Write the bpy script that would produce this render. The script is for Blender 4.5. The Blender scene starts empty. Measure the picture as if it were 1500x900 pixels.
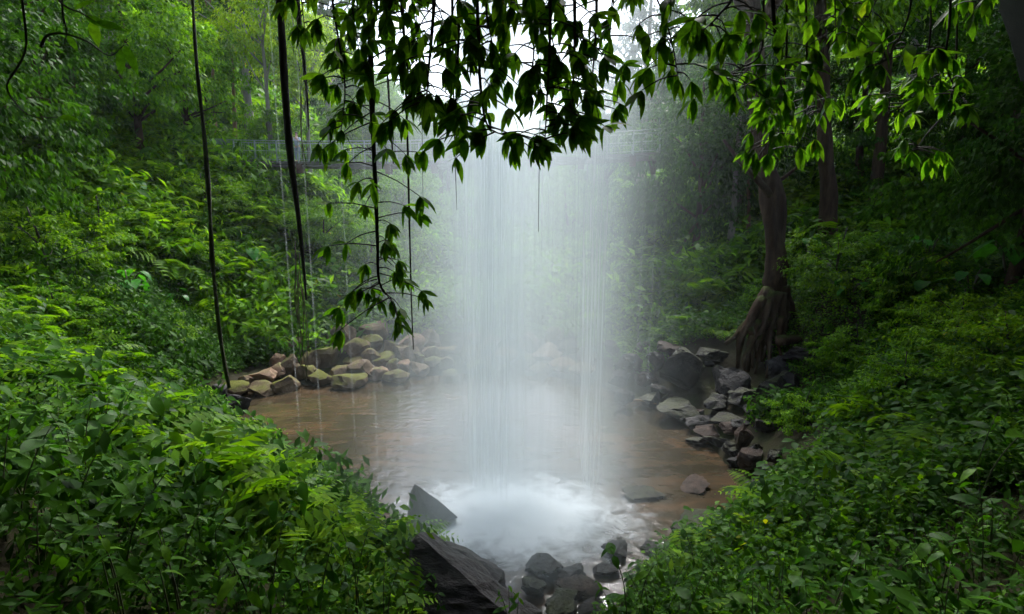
import bpy, bmesh, math, random
import numpy as np
from mathutils import Vector, Matrix, noise, Euler

R = math.radians
random.seed(7)
RNG = np.random.default_rng(11)
scene = bpy.context.scene
COL = scene.collection

# ------------------------------------------------------------------ camera
CAM = Vector((0, 0, 7.0))
PITCH = R(10.4)
FPX = 818.0                      # focal length in pixels of the 1500 x 900 photograph
cd = bpy.data.cameras.new('camera')
cam = bpy.data.objects.new('camera', cd)
COL.objects.link(cam)
cam.location = CAM
cam.rotation_euler = (math.pi / 2 - PITCH, 0, 0)
cd.sensor_width = 36.0
cd.lens = 36.0 * FPX / 1500.0
cd.clip_start = 0.05
cd.clip_end = 2000
scene.camera = cam

# ------------------------------------------------------------------ light
SUN_EL, SUN_ROT = R(48), R(9)
w = bpy.data.worlds.new('World')
scene.world = w
w.use_nodes = True
nt = w.node_tree
nt.nodes.clear()
sky = nt.nodes.new('ShaderNodeTexSky')
sky.sky_type = 'NISHITA'
sky.sun_disc = False
sky.sun_elevation = SUN_EL
sky.sun_rotation = SUN_ROT
sky.air_density = 1.0
sky.dust_density = 1.5
hs = nt.nodes.new('ShaderNodeHueSaturation')
hs.inputs['Saturation'].default_value = 0.8
bg = nt.nodes.new('ShaderNodeBackground')
bg.inputs['Strength'].default_value = 0.15
wo = nt.nodes.new('ShaderNodeOutputWorld')
nt.links.new(sky.outputs[0], hs.inputs['Color'])
nt.links.new(hs.outputs[0], bg.inputs['Color'])
nt.links.new(bg.outputs[0], wo.inputs['Surface'])

sd = bpy.data.lights.new('sun', 'SUN')
sd.energy = 2.0
sd.angle = R(18)
sd.color = (1.0, 0.985, 0.95)
sun = bpy.data.objects.new('sun', sd)
COL.objects.link(sun)
# sun stands in front of the camera, above the open gorge
sdir = Vector((math.sin(SUN_ROT) * math.cos(SUN_EL), math.cos(SUN_ROT) * math.cos(SUN_EL), math.sin(SUN_EL)))
sun.rotation_euler = sdir.to_track_quat('Z', 'Y').to_euler()
sun.location = (0, 0, 60)

scene.view_settings.view_transform = 'Standard'
scene.view_settings.look = 'None'
scene.view_settings.exposure = 1.7
scene.view_settings.gamma = 1
cy = scene.cycles
cy.max_bounces = 7
cy.diffuse_bounces = 3
cy.glossy_bounces = 2
cy.transmission_bounces = 3
cy.transparent_max_bounces = 40
cy.volume_bounces = 2
cy.volume_max_steps = 96
cy.volume_step_rate = 0.8
cy.sample_clamp_indirect = 4
cy.use_denoising = True
cy.use_adaptive_sampling = True
cy.adaptive_threshold = 0.03

# ------------------------------------------------------------------ small helpers
CT, ST = math.cos(PITCH), math.sin(PITCH)


def ray(px, py):
    u, v = (px - 750) / FPX, (450 - py) / FPX
    return Vector((u, CT + ST * v, -ST + CT * v))


def at(px, py, Y):
    d = ray(px, py)
    return CAM + d * (Y / d.y)


def project(p):
    q = Vector(p) - CAM
    fwd = q.y * CT - q.z * ST
    up = q.y * ST + q.z * CT
    return 750 + FPX * q.x / fwd, 450 - FPX * up / fwd


def tag(o, label=None, cat=None, group=None, kind=None):
    if label:
        o['label'] = label
    if cat:
        o['category'] = cat
    if group:
        o['group'] = group
    if kind:
        o['kind'] = kind
    return o


def link(name, data, parent=None, mat=None):
    o = bpy.data.objects.new(name, data)
    COL.objects.link(o)
    if parent:
        o.parent = parent
    if mat and data is not None:
        data.materials.clear()
        data.materials.append(mat)
    return o


def empty(name, loc, rz=0, label=None, cat=None, group=None):
    o = bpy.data.objects.new(name, None)
    o.empty_display_size = 0.2
    COL.objects.link(o)
    o.location = loc
    o.rotation_euler = (0, 0, rz)
    return tag(o, label, cat, group)


def mesh_np(name, V, F, mat=None, smooth=False):
    """V (n,3) floats, F (m,k) ints, all faces of the same size."""
    V = np.asarray(V, dtype=np.float32)
    F = np.asarray(F, dtype=np.int32)
    me = bpy.data.meshes.new(name)
    me.vertices.add(len(V))
    me.vertices.foreach_set('co', V.ravel())
    k = F.shape[1]
    me.loops.add(F.size)
    me.loops.foreach_set('vertex_index', F.ravel())
    me.polygons.add(len(F))
    me.polygons.foreach_set('loop_start', np.arange(0, F.size, k, dtype=np.int32))
    me.polygons.foreach_set('loop_total', np.full(len(F), k, dtype=np.int32))
    if smooth:
        me.polygons.foreach_set('use_smooth', np.ones(len(F), dtype=bool))
    me.update(calc_edges=True)
    me.validate()
    if mat:
        me.materials.append(mat)
    return me


class MB:
    """collects tubes, boxes and quads into one mesh"""

    def __init__(self):
        self.v, self.f = [], []

    def tube(self, pts, radii, sides=6, cap=True, lump=0.0):
        pts = [Vector(p) for p in pts]
        n0 = len(self.v)
        prev = None
        for i, p in enumerate(pts):
            t = (pts[min(i + 1, len(pts) - 1)] - pts[max(i - 1, 0)]).normalized()
            if prev is None:
                a = Vector((1, 0, 0)) if abs(t.x) < 0.8 else Vector((0, 1, 0))
                a = (a - t * a.dot(t)).normalized()
            else:
                a = (prev - t * prev.dot(t)).normalized()
            prev = a
            b = t.cross(a)
            r = radii[i] if hasattr(radii, '__len__') else radii
            for k in range(sides):
                an = 2 * math.pi * k / sides
                rr = r * (1 + lump * (noise.noise(Vector((math.cos(an) * 1.3, math.sin(an) * 1.3, i * 0.35)) + p * 0.1)))
                self.v.append(p + (a * math.cos(an) + b * math.sin(an)) * rr)
        for i in range(len(pts) - 1):
            for k in range(sides):
                k2 = (k + 1) % sides
                self.f.append((n0 + i * sides + k, n0 + i * sides + k2, n0 + (i + 1) * sides + k2, n0 + (i + 1) * sides + k))
        if cap:
            self.f.append(tuple(n0 + k for k in range(sides))[::-1])
            self.f.append(tuple(n0 + (len(pts) - 1) * sides + k for k in range(sides)))
        return self

    def box(self, c, s, M=None):
        n0 = len(self.v)
        for dz in (-.5, .5):
            for dy in (-.5, .5):
                for dx in (-.5, .5):
                    p = Vector((dx * s[0], dy * s[1], dz * s[2]))
                    if M is not None:
                        p = M @ p
                    self.v.append(Vector(c) + p)
        for q in ((0, 2, 3, 1), (4, 5, 7, 6), (0, 1, 5, 4), (2, 6, 7, 3), (0, 4, 6, 2), (1, 3, 7, 5)):
            self.f.append(tuple(n0 + i for i in q))
        return self

    def mesh(self, name, mat=None, smooth=True):
        me = bpy.data.meshes.new(name)
        me.from_pydata([tuple(v) for v in self.v], [], self.f)
        if smooth:
            me.polygons.foreach_set('use_smooth', [True] * len(me.polygons))
        me.update()
        if mat:
            me.materials.append(mat)
        return me

    def build(self, name, mat, parent=None, smooth=True):
        return link(name, self.mesh(name, mat, smooth), parent)


def smooth_path(pts, n):
    """Catmull-Rom through pts"""
    P = [Vector(p) for p in pts]
    P = [P[0] * 2 - P[1]] + P + [P[-1] * 2 - P[-2]]
    out = []
    segs = len(P) - 3
    for i in range(n):
        t = i / (n - 1) * segs
        k = min(int(t), segs - 1)
        u = t - k
        a, b, c, d = P[k:k + 4]
        out.append(0.5 * ((2 * b) + (c - a) * u + (2 * a - 5 * b + 4 * c - d) * u * u + (3 * b - a - 3 * c + d) * u ** 3))
    return out


# ------------------------------------------------------------------ materials
def new_mat(name):
    m = bpy.data.materials.new(name)
    m.use_nodes = True
    t = m.node_tree
    t.nodes.clear()
    out = t.nodes.new('ShaderNodeOutputMaterial')
    return m, t, out


def nd(t, typ, **kw):
    n = t.nodes.new(typ)
    for k, v in kw.items():
        if k.startswith('i_'):
            n.inputs[k[2:].replace('_', ' ')].default_value = v
        else:
            setattr(n, k, v)
    return n


def ramp(t, stops, interp='LINEAR'):
    r = t.nodes.new('ShaderNodeValToRGB')
    r.color_ramp.interpolation = interp
    e = r.color_ramp.elements
    while len(e) < len(stops):
        e.new(0.5)
    for el, (p, c) in zip(e, stops):
        el.position = p
        el.color = (*c, 1) if len(c) == 3 else c
    return r


def leaf_mat(name, dark, mid, light, rough=0.5, trans=0.35, patch=0.35, patch_scale=0.35, tcol=None, spec=0.07):
    """leaf tissue: colour differs from leaf to leaf and in patches of the plant stand"""
    m, t, out = new_mat(name)
    L = t.links.new
    geo = nd(t, 'ShaderNodeNewGeometry')
    oi = nd(t, 'ShaderNodeObjectInfo')
    a = nd(t, 'ShaderNodeMath', operation='ADD')
    L(geo.outputs['Random Per Island'], a.inputs[0])
    L(oi.outputs['Random'], a.inputs[1])
    fr = nd(t, 'ShaderNodeMath', operation='FRACT')
    L(a.outputs[0], fr.inputs[0])
    nz = nd(t, 'ShaderNodeTexNoise')
    nz.inputs['Scale'].default_value = patch_scale
    nz.inputs['Detail'].default_value = 2
    L(geo.outputs['Position'], nz.inputs['Vector'])
    mx = nd(t, 'ShaderNodeMapRange')
    mx.inputs['From Min'].default_value = 0.3
    mx.inputs['From Max'].default_value = 0.7
    L(nz.outputs['Fac'], mx.inputs['Value'])
    mm = nd(t, 'ShaderNodeMix', data_type='FLOAT')
    mm.inputs[0].default_value = patch
    L(fr.outputs[0], mm.inputs[2])
    L(mx.outputs[0], mm.inputs[3])
    rp = ramp(t, [(0.0, dark), (0.5, mid), (0.94, light), (1.0, (light[0] * 2.2, light[1] * .85, light[2]))])
    L(mm.outputs[0], rp.inputs[0])
    pb = nd(t, 'ShaderNodeBsdfPrincipled')
    pb.inputs['Roughness'].default_value = rough
    pb.inputs['Specular IOR Level'].default_value = spec
    tcx = nd(t, 'ShaderNodeTexCoord')
    mo = nd(t, 'ShaderNodeTexNoise')
    mo.inputs['Scale'].default_value = 5
    mo.inputs['Detail'].default_value = 4
    L(tcx.outputs['Object'], mo.inputs['Vector'])
    mo2 = nd(t, 'ShaderNodeMapRange')
    mo2.inputs['From Min'].default_value = .3
    mo2.inputs['From Max'].default_value = .7
    mo2.inputs['To Min'].default_value = .6
    mo2.inputs['To Max'].default_value = 1.3
    L(mo.outputs['Fac'], mo2.inputs['Value'])
    mo3 = nd(t, 'ShaderNodeVectorMath', operation='SCALE')
    L(rp.outputs[0], mo3.inputs[0])
    L(mo2.outputs[0], mo3.inputs['Scale'])
    L(mo3.outputs[0], pb.inputs['Base Color'])
    tr = nd(t, 'ShaderNodeBsdfTranslucent')
    mul = nd(t, 'ShaderNodeMix', data_type='RGBA', blend_type='MULTIPLY')
    mul.inputs[0].default_value = 1
    L(mo3.outputs[0], mul.inputs[6])
    mul.inputs[7].default_value = tcol or (1.9, 1.9, 0.7, 1)
    mul.clamp_result = False
    L(mul.outputs[2], tr.inputs['Color'])
    ms = nd(t, 'ShaderNodeMixShader')
    ms.inputs[0].default_value = trans
    L(pb.outputs[0], ms.inputs[1])
    L(tr.outputs[0], ms.inputs[2])
    L(ms.outputs[0], out.inputs['Surface'])
    return m


def rough_mat(name, c1, c2, c3, scale=2.0, rough=0.8, bump=0.4, bscale=12.0, moss=None, moss_amt=0.5, stretch=(1, 1, 1), wet=None, spec=0.4, coord='Object'):
    """rock, bark or soil: three colours broken up by noise, with optional moss on the upward faces"""
    m, t, out = new_mat(name)
    L = t.links.new
    tc = nd(t, 'ShaderNodeTexCoord')
    mp = nd(t, 'ShaderNodeMapping')
    mp.inputs['Scale'].default_value = stretch
    L(tc.outputs[coord], mp.inputs['Vector'])
    oi = nd(t, 'ShaderNodeObjectInfo')
    n1 = nd(t, 'ShaderNodeTexNoise', noise_dimensions='4D')
    n1.inputs['Scale'].default_value = scale
    n1.inputs['Detail'].default_value = 6
    n1.inputs['Roughness'].default_value = 0.65
    mw = nd(t, 'ShaderNodeMath', operation='MULTIPLY')
    mw.inputs[1].default_value = 37.0
    L(oi.outputs['Random'], mw.inputs[0])
    L(mw.outputs[0], n1.inputs['W'])
    L(mp.outputs[0], n1.inputs['Vector'])
    rp = ramp(t, [(0.3, c1), (0.5, c2), (0.7, c3)])
    L(n1.outputs['Fac'], rp.inputs[0])
    n2 = nd(t, 'ShaderNodeTexNoise')
    n2.inputs['Scale'].default_value = bscale
    n2.inputs['Detail'].default_value = 8
    n2.inputs['Roughness'].default_value = 0.7
    L(mp.outputs[0], n2.inputs['Vector'])
    bp = nd(t, 'ShaderNodeBump')
    bp.inputs['Strength'].default_value = bump
    bp.inputs['Distance'].default_value = 0.06
    L(n2.outputs['Fac'], bp.inputs['Height'])
    pb = nd(t, 'ShaderNodeBsdfPrincipled')
    pb.inputs['Specular IOR Level'].default_value = spec
    rr = nd(t, 'ShaderNodeMapRange')
    rr.inputs['To Min'].default_value = max(rough - 0.2, 0.05)
    rr.inputs['To Max'].default_value = min(rough + 0.15, 1)
    L(n2.outputs['Fac'], rr.inputs['Value'])
    L(rr.outputs[0], pb.inputs['Roughness'])
    L(bp.outputs[0], pb.inputs['Normal'])
    col = rp.outputs[0]
    if moss:
        geo = nd(t, 'ShaderNodeNewGeometry')
        sp = nd(t, 'ShaderNodeSeparateXYZ')
        L(geo.outputs['Normal'], sp.inputs[0])
        ad = nd(t, 'ShaderNodeMath', operation='MULTIPLY_ADD')
        L(n1.outputs['Fac'], ad.inputs[0])
        ad.inputs[1].default_value = 1.6
        L(sp.outputs['Z'], ad.inputs[2])
        or_ = nd(t, 'ShaderNodeMath', operation='MULTIPLY_ADD')
        L(oi.outputs['Random'], or_.inputs[0])
        or_.inputs[1].default_value = 0.5
        L(ad.outputs[0], or_.inputs[2])
        mr = nd(t, 'ShaderNodeMapRange')
        mr.inputs['From Min'].default_value = 2.05 - moss_amt
        mr.inputs['From Max'].default_value = 2.45 - moss_amt
        L(or_.outputs[0], mr.inputs['Value'])
        mc = nd(t, 'ShaderNodeMix', data_type='RGBA')
        L(mr.outputs[0], mc.inputs[0])
        L(col, mc.inputs[6])
        mc.inputs[7].default_value = (*moss, 1)
        col = mc.outputs[2]
    L(col, pb.inputs['Base Color'])
    L(pb.outputs[0], out.inputs['Surface'])
    return m


def plain_mat(name, c, rough=0.6, metal=0.0, var=0.15, scale=8.0):
    m, t, out = new_mat(name)
    L = t.links.new
    tc = nd(t, 'ShaderNodeTexCoord')
    n = nd(t, 'ShaderNodeTexNoise')
    n.inputs['Scale'].default_value = scale
    n.inputs['Detail'].default_value = 5
    L(tc.outputs['Object'], n.inputs['Vector'])
    rp = ramp(t, [(0.3, tuple(x * (1 - var) for x in c)), (0.7, tuple(min(1, x * (1 + var)) for x in c))])
    L(n.outputs['Fac'], rp.inputs[0])
    pb = nd(t, 'ShaderNodeBsdfPrincipled')
    pb.inputs['Roughness'].default_value = rough
    pb.inputs['Metallic'].default_value = metal
    L(rp.outputs[0], pb.inputs['Base Color'])
    L(pb.outputs[0], out.inputs['Surface'])
    return m


M = {}
M['leaf_fresh'] = leaf_mat('leaf_fresh', (0.026, 0.09, 0.003), (0.08, 0.2, 0.004), (0.19, 0.37, 0.007), trans=0.42)
M['leaf_herb_shaded'] = leaf_mat('leaf_herb_shaded', (0.01, 0.052, 0.003), (0.032, 0.11, 0.004), (0.09, 0.21, 0.006), trans=0.36, patch=0.25, patch_scale=0.8, spec=0.12)  # herb green darkened so its colour stands in for foreground shade
M['leaf_dark'] = leaf_mat('leaf_dark', (0.01, 0.042, 0.004), (0.024, 0.075, 0.005), (0.05, 0.14, 0.007), trans=0.35, spec=0.05)
M['leaf_hang'] = leaf_mat('leaf_hang', (0.028, 0.095, 0.005), (0.055, 0.145, 0.007), (0.115, 0.24, 0.011), trans=0.58, patch=0.3, patch_scale=1.0, rough=0.45, spec=0.12, tcol=(2.3, 2.3, .9, 1))
M['leaf_lime'] = leaf_mat('leaf_lime', (0.12, 0.24, 0.004), (0.24, 0.38, 0.006), (0.36, 0.5, 0.01), trans=0.4)
M['leaf_mid'] = leaf_mat('leaf_mid', (0.026, 0.085, 0.004), (0.08, 0.185, 0.005), (0.19, 0.34, 0.008), trans=0.4)
M['leaf_big'] = leaf_mat('leaf_big', (0.02, 0.12, 0.008), (0.035, 0.18, 0.012), (0.06, 0.25, 0.016), trans=0.35, rough=0.4, spec=0.12)
M['bark'] = rough_mat('bark', (0.018, 0.01, 0.006), (0.055, 0.033, 0.019), (0.115, 0.075, 0.045), scale=4, stretch=(1, 1, 0.22), bump=1.0, bscale=14, rough=0.9, moss=(0.035, 0.045, 0.007), moss_amt=0.62, spec=.1)
M['bark_pale'] = rough_mat('bark_pale', (0.13, 0.11, 0.085), (0.22, 0.19, 0.15), (0.32, 0.29, 0.23), scale=3, stretch=(1, 1, 0.25), bump=0.5, rough=0.85)
M['bark_warm'] = rough_mat('bark_warm', (0.11, 0.06, 0.028), (0.19, 0.11, 0.05), (0.27, 0.18, 0.09), scale=3, stretch=(1, 1, 0.25), bump=0.5, rough=0.85)
M['vine'] = rough_mat('vine', (0.012, 0.009, 0.008), (0.028, 0.02, 0.015), (0.05, 0.038, 0.026), scale=6, stretch=(1, 1, 0.3), bump=0.6, bscale=20, rough=0.8)
M['vine_moss'] = rough_mat('vine_moss', (0.016, 0.014, 0.008), (0.034, 0.036, 0.012), (0.06, 0.08, 0.016), scale=5, stretch=(1, 1, 0.5), bump=0.8, bscale=25, rough=0.9)
M['rootlet'] = rough_mat('rootlet', (0.09, 0.075, 0.05), (0.16, 0.14, 0.09), (0.24, 0.21, 0.14), scale=6, rough=0.8)
M['stem'] = plain_mat('stem', (0.05, 0.06, 0.018), 0.6)
M['stem_dark'] = plain_mat('stem_dark', (0.025, 0.018, 0.012), 0.7)
M['soil'] = rough_mat('soil', (0.012, 0.01, 0.006), (0.025, 0.022, 0.01), (0.035, 0.05, 0.012), scale=0.9, rough=0.95, bump=0.8, bscale=6, spec=0.1)
M['boulder'] = rough_mat('boulder', (0.05, 0.034, 0.02), (0.13, 0.09, 0.055), (0.24, 0.175, 0.11), scale=2.6, rough=0.8, bump=1.0, bscale=9, moss=(0.095, 0.1, 0.012), moss_amt=0.3, spec=.15)
M['boulder_tan'] = rough_mat('boulder_tan', (0.085, 0.05, 0.03), (0.2, 0.125, 0.078), (0.32, 0.22, 0.15), scale=2.6, rough=0.8, bump=1.0, bscale=9, moss=(0.09, 0.095, 0.018), moss_amt=0.05, spec=.15)
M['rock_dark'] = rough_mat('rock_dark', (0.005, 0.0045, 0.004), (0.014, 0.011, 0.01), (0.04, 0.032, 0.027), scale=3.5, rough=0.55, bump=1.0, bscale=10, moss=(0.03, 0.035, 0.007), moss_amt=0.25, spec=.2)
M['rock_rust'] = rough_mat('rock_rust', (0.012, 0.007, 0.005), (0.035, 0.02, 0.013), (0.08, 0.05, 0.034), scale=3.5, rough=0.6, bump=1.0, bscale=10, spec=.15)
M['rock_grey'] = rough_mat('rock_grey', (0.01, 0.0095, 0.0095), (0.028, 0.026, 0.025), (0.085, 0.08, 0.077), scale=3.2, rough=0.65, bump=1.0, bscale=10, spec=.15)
M['slab'] = rough_mat('slab', (0.016, 0.013, 0.012), (0.042, 0.034, 0.031), (0.1, 0.083, 0.075), scale=3.2, rough=0.55, bump=1.0, bscale=14, stretch=(0.45, 1.2, 2.5))
M['cliff'] = rough_mat('cliff', (0.018, 0.016, 0.015), (0.04, 0.036, 0.032), (0.075, 0.066, 0.056), scale=0.6, rough=0.7, bump=0.8, bscale=2, moss=(0.02, 0.045, 0.01), moss_amt=0.3)
M['steel'] = plain_mat('steel', (0.3, 0.34, 0.32), 0.45, 0.3)
M['deck'] = plain_mat('deck', (0.13, 0.11, 0.095), 0.8)
M['beam'] = plain_mat('beam', (0.11, 0.055, 0.035), 0.8)
M['skin'] = plain_mat('skin', (0.5, 0.3, 0.22), 0.5)
M['cloth'] = plain_mat('cloth', (0.42, 0.48, 0.56), 0.9)
M['cloth_dark'] = plain_mat('cloth_dark', (0.2, 0.24, 0.3), 0.9)
M['hair'] = plain_mat('hair', (0.05, 0.03, 0.02), 0.6)

# ------------------------------------------------------------------ the lie of the land
POOL_PX = [(322, 604), (345, 574), (430, 568), (520, 560), (600, 552), (700, 548), (800, 552), (880, 565), (950, 592),
           (1000, 622), (1050, 665), (1100, 702), (1122, 728), (1075, 765), (1005, 792), (940, 818), (912, 850), (900, 930),
           (800, 930), (740, 880), (640, 815), (560, 775), (480, 735), (400, 690), (340, 640)]


def on_level(px, py, z=0.0):
    d = ray(px, py)
    return CAM + d * ((z - CAM.z) / d.z)


POOL = np.array([[on_level(*p).x, on_level(*p).y] for p in POOL_PX])


def pool_sd(x, y):
    """signed distance to the shore, negative inside the pool"""
    x = np.atleast_1d(np.asarray(x, float))
    y = np.atleast_1d(np.asarray(y, float))
    dmin = np.full(x.shape, 1e9)
    inside = np.zeros(x.shape, bool)
    n = len(POOL)
    for i in range(n):
        x1, y1 = POOL[i]
        x2, y2 = POOL[(i + 1) % n]
        ex, ey = x2 - x1, y2 - y1
        t = np.clip(((x - x1) * ex + (y - y1) * ey) / (ex * ex + ey * ey), 0, 1)
        dmin = np.minimum(dmin, np.hypot(x - x1 - t * ex, y - y1 - t * ey))
        c = ((y1 > y) != (y2 > y)) & (x < (x2 - x1) * (y - y1) / (y2 - y1 + 1e-12) + x1)
        inside ^= c
    return np.where(inside, -dmin, dmin)


CTRL = [(*p, 0.04) for p in POOL]
CTRL += [tuple(at(*c)) for c in [
    (330, 540, 23), (250, 530, 19), (150, 520, 16), (0, 500, 13), (-200, 470, 11),
    (400, 475, 26), (300, 440, 24), (200, 410, 21), (100, 380, 19), (0, 360, 17), (-200, 330, 14),
    (400, 390, 30), (300, 335, 29), (200, 310, 27), (100, 300, 24), (0, 290, 21),
    (430, 285, 37), (330, 250, 37), (250, 240, 33), (300, 228, 39),
    (200, 180, 42), (0, 150, 28), (-200, 110, 21),
    (450, 240, 60), (300, 170, 60), (100, 70, 50),
    (1130, 650, 12.6), (1250, 620, 11), (1400, 620, 9), (1500, 590, 9),
    (1110, 580, 17), (1150, 552, 17.4), (1060, 566, 18.2), (1178, 560, 16.6),
    (1210, 560, 14.6), (1300, 520, 15), (1400, 495, 14), (1500, 470, 13),
    (1200, 420, 19), (1300, 410, 19), (1450, 400, 17), (1500, 395, 16),
    (1060, 470, 20.5), (1000, 490, 22), (920, 500, 24),
    (1100, 415, 24), (1000, 430, 26), (950, 450, 27),
    (1300, 340, 24), (1500, 310, 20), (1100, 360, 30), (1200, 340, 28), (1000, 370, 36),
    (750, 490, 27), (650, 490, 27), (550, 490, 26), (500, 455, 29), (750, 455, 35), (600, 435, 35), (850, 445, 34),
    (750, 390, 60), (600, 360, 50), (900, 360, 45), (750, 350, 100)]]
CTRL += [(0, 0, 5.3), (-3, 0, 5.4), (3, 0, 5.3), (-2, 4, 3.9), (0, 3, 3.3), (0, 4, 2.3), (.1, 5, 1.3), (0, 7.2, .35), (-3, 3, 4.4), (3, 3, 4.25), (0, 6, .8),
         (-4.2, 6, 4.15), (-2.6, 6.5, 2.35), (-1.4, 6.6, 1.1), (-6.6, 7, 4.4), (1.1, 6.6, 1.0), (1.9, 6.6, 1.6), (4.0, 8, 1.35), (5.2, 9.2, 1.2),
         (6, 6.5, 3.2), (3.6, 5, 3.4), (-9, 4, 6), (9, 4, 5.6),
         (-40, 40, 26), (-60, 60, 38), (42, 30, 20), (55, 60, 28), (0, 115, 8), (-50, 110, 38), (50, 110, 38), (-30, 10, 15),
         (-20, 0, 11), (30, 10, 13), (20, 0, 9), (0, -10, 6), (-20, -10, 10), (20, -10, 10), (-60, 0, 26), (60, 0, 24)]
CTRL = np.array(CTRL, float)


def tps_fit(P, z, lam=0.02):
    n = len(P)
    d2 = ((P[:, None] - P[None]) ** 2).sum(-1)
    K = 0.5 * d2 * np.log(d2 + 1e-9) + lam * np.eye(n)
    A = np.c_[np.ones(n), P]
    S = np.block([[K, A], [A.T, np.zeros((3, 3))]])
    return np.linalg.solve(S, np.r_[z, np.zeros(3)])


PC = CTRL[:, :2] / 20.0
WT = tps_fit(PC, CTRL[:, 2])


def tps_eval(x, y):
    q = np.c_[x, y] / 20.0
    out = np.empty(len(q))
    for i in range(0, len(q), 20000):
        s = q[i:i + 20000]
        d2 = ((s[:, None] - PC[None]) ** 2).sum(-1)
        out[i:i + 20000] = (0.5 * d2 * np.log(d2 + 1e-9)) @ WT[:len(PC)] + WT[-3] + s @ WT[-2:]
    return out


class Value2D:
    """smooth value noise on a lattice"""

    def __init__(self, seed):
        self.g = np.random.default_rng(seed).random((256, 256))

    def __call__(self, x, y):
        xi, yi = np.floor(x).astype(int), np.floor(y).astype(int)
        fx, fy = x - xi, y - yi
        fx, fy = fx * fx * (3 - 2 * fx), fy * fy * (3 - 2 * fy)
        g = self.g
        a, b = g[xi % 256, yi % 256], g[(xi + 1) % 256, yi % 256]
        c, d = g[xi % 256, (yi + 1) % 256], g[(xi + 1) % 256, (yi + 1) % 256]
        return (a * (1 - fx) + b * fx) * (1 - fy) + (c * (1 - fx) + d * fx) * fy - 0.5


VN = [Value2D(s) for s in (1, 2, 3, 4)]
GX0, GX1, GY0, GY1, GS = -62.0, 62.0, -14.0, 118.0, 0.4
gx = np.arange(GX0, GX1 + 1e-6, GS)
gy = np.arange(GY0, GY1 + 1e-6, GS)
XX, YY = np.meshgrid(gx, gy, indexing='ij')
ZZ = tps_eval(XX.ravel(), YY.ravel()).reshape(XX.shape)
SD = pool_sd(XX.ravel(), YY.ravel()).reshape(XX.shape)
bump = 1.25 * VN[0](XX / 3.1, YY / 3.1) + 0.45 * VN[1](XX / 1.4, YY / 1.4) + 0.15 * VN[2](XX / 0.6, YY / 0.6)
amp = np.clip((SD - 0.6) / 3.0, 0, 1) * np.clip((np.hypot(XX, YY - 1) - 3) / 5.0, 0.15, 1)
amp *= 1 + np.clip((YY - 30) / 30, 0, 1)
hum = np.clip(VN[1](XX / 4.3 + 31, YY / 4.3 + 7) * 2.2, -.3, .55) * np.clip((XX - 2.5) / 3, 0, 1) * np.clip((YY - 8.5) / 3, 0, 1) * np.clip((SD - 1.2) / 2, 0, 1) * 1.6
ZZ = ZZ + bump * amp + hum
ZZ = np.where(SD < 0, -0.10 - 0.9 * np.clip(-SD / 3, 0, 1), np.maximum(ZZ, 0.02 + 0.12 * np.clip(SD, 0, 3)))


def ground(x, y):
    x = np.atleast_1d(np.asarray(x, float))
    y = np.atleast_1d(np.asarray(y, float))
    fx = np.clip((x - GX0) / GS, 0, len(gx) - 1.001)
    fy = np.clip((y - GY0) / GS, 0, len(gy) - 1.001)
    i, j = fx.astype(int), fy.astype(int)
    u, v = fx - i, fy - j
    return (ZZ[i, j] * (1 - u) + ZZ[i + 1, j] * u) * (1 - v) + (ZZ[i, j + 1] * (1 - u) + ZZ[i + 1, j + 1] * u) * v


def gz(x, y):
    return float(ground(x, y)[0])


def hit(px, py, y0=4.0, y1=110.0):
    """first point of the land seen along a line of sight"""
    d = ray(px, py)
    ys = np.arange(y0, y1, 0.05)
    xs = CAM.x + d.x / d.y * ys
    zs = CAM.z + d.z / d.y * ys
    g = np.maximum(ground(xs, ys), 0)
    k = np.argmax(zs <= g)
    if zs[k] > g[k]:
        k = len(ys) - 1
    return Vector((xs[k], ys[k], g[k]))


nx, ny = XX.shape
idx = np.arange(nx * ny).reshape(nx, ny)
quads = np.stack([idx[:-1, :-1], idx[1:, :-1], idx[1:, 1:], idx[:-1, 1:]], -1).reshape(-1, 4)
# an outer skirt carries the land on to the horizon
me = mesh_np('ground', np.c_[XX.ravel(), YY.ravel(), ZZ.ravel()], quads, M['soil'], True)
tag(link('ground', me), kind='structure')

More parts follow.
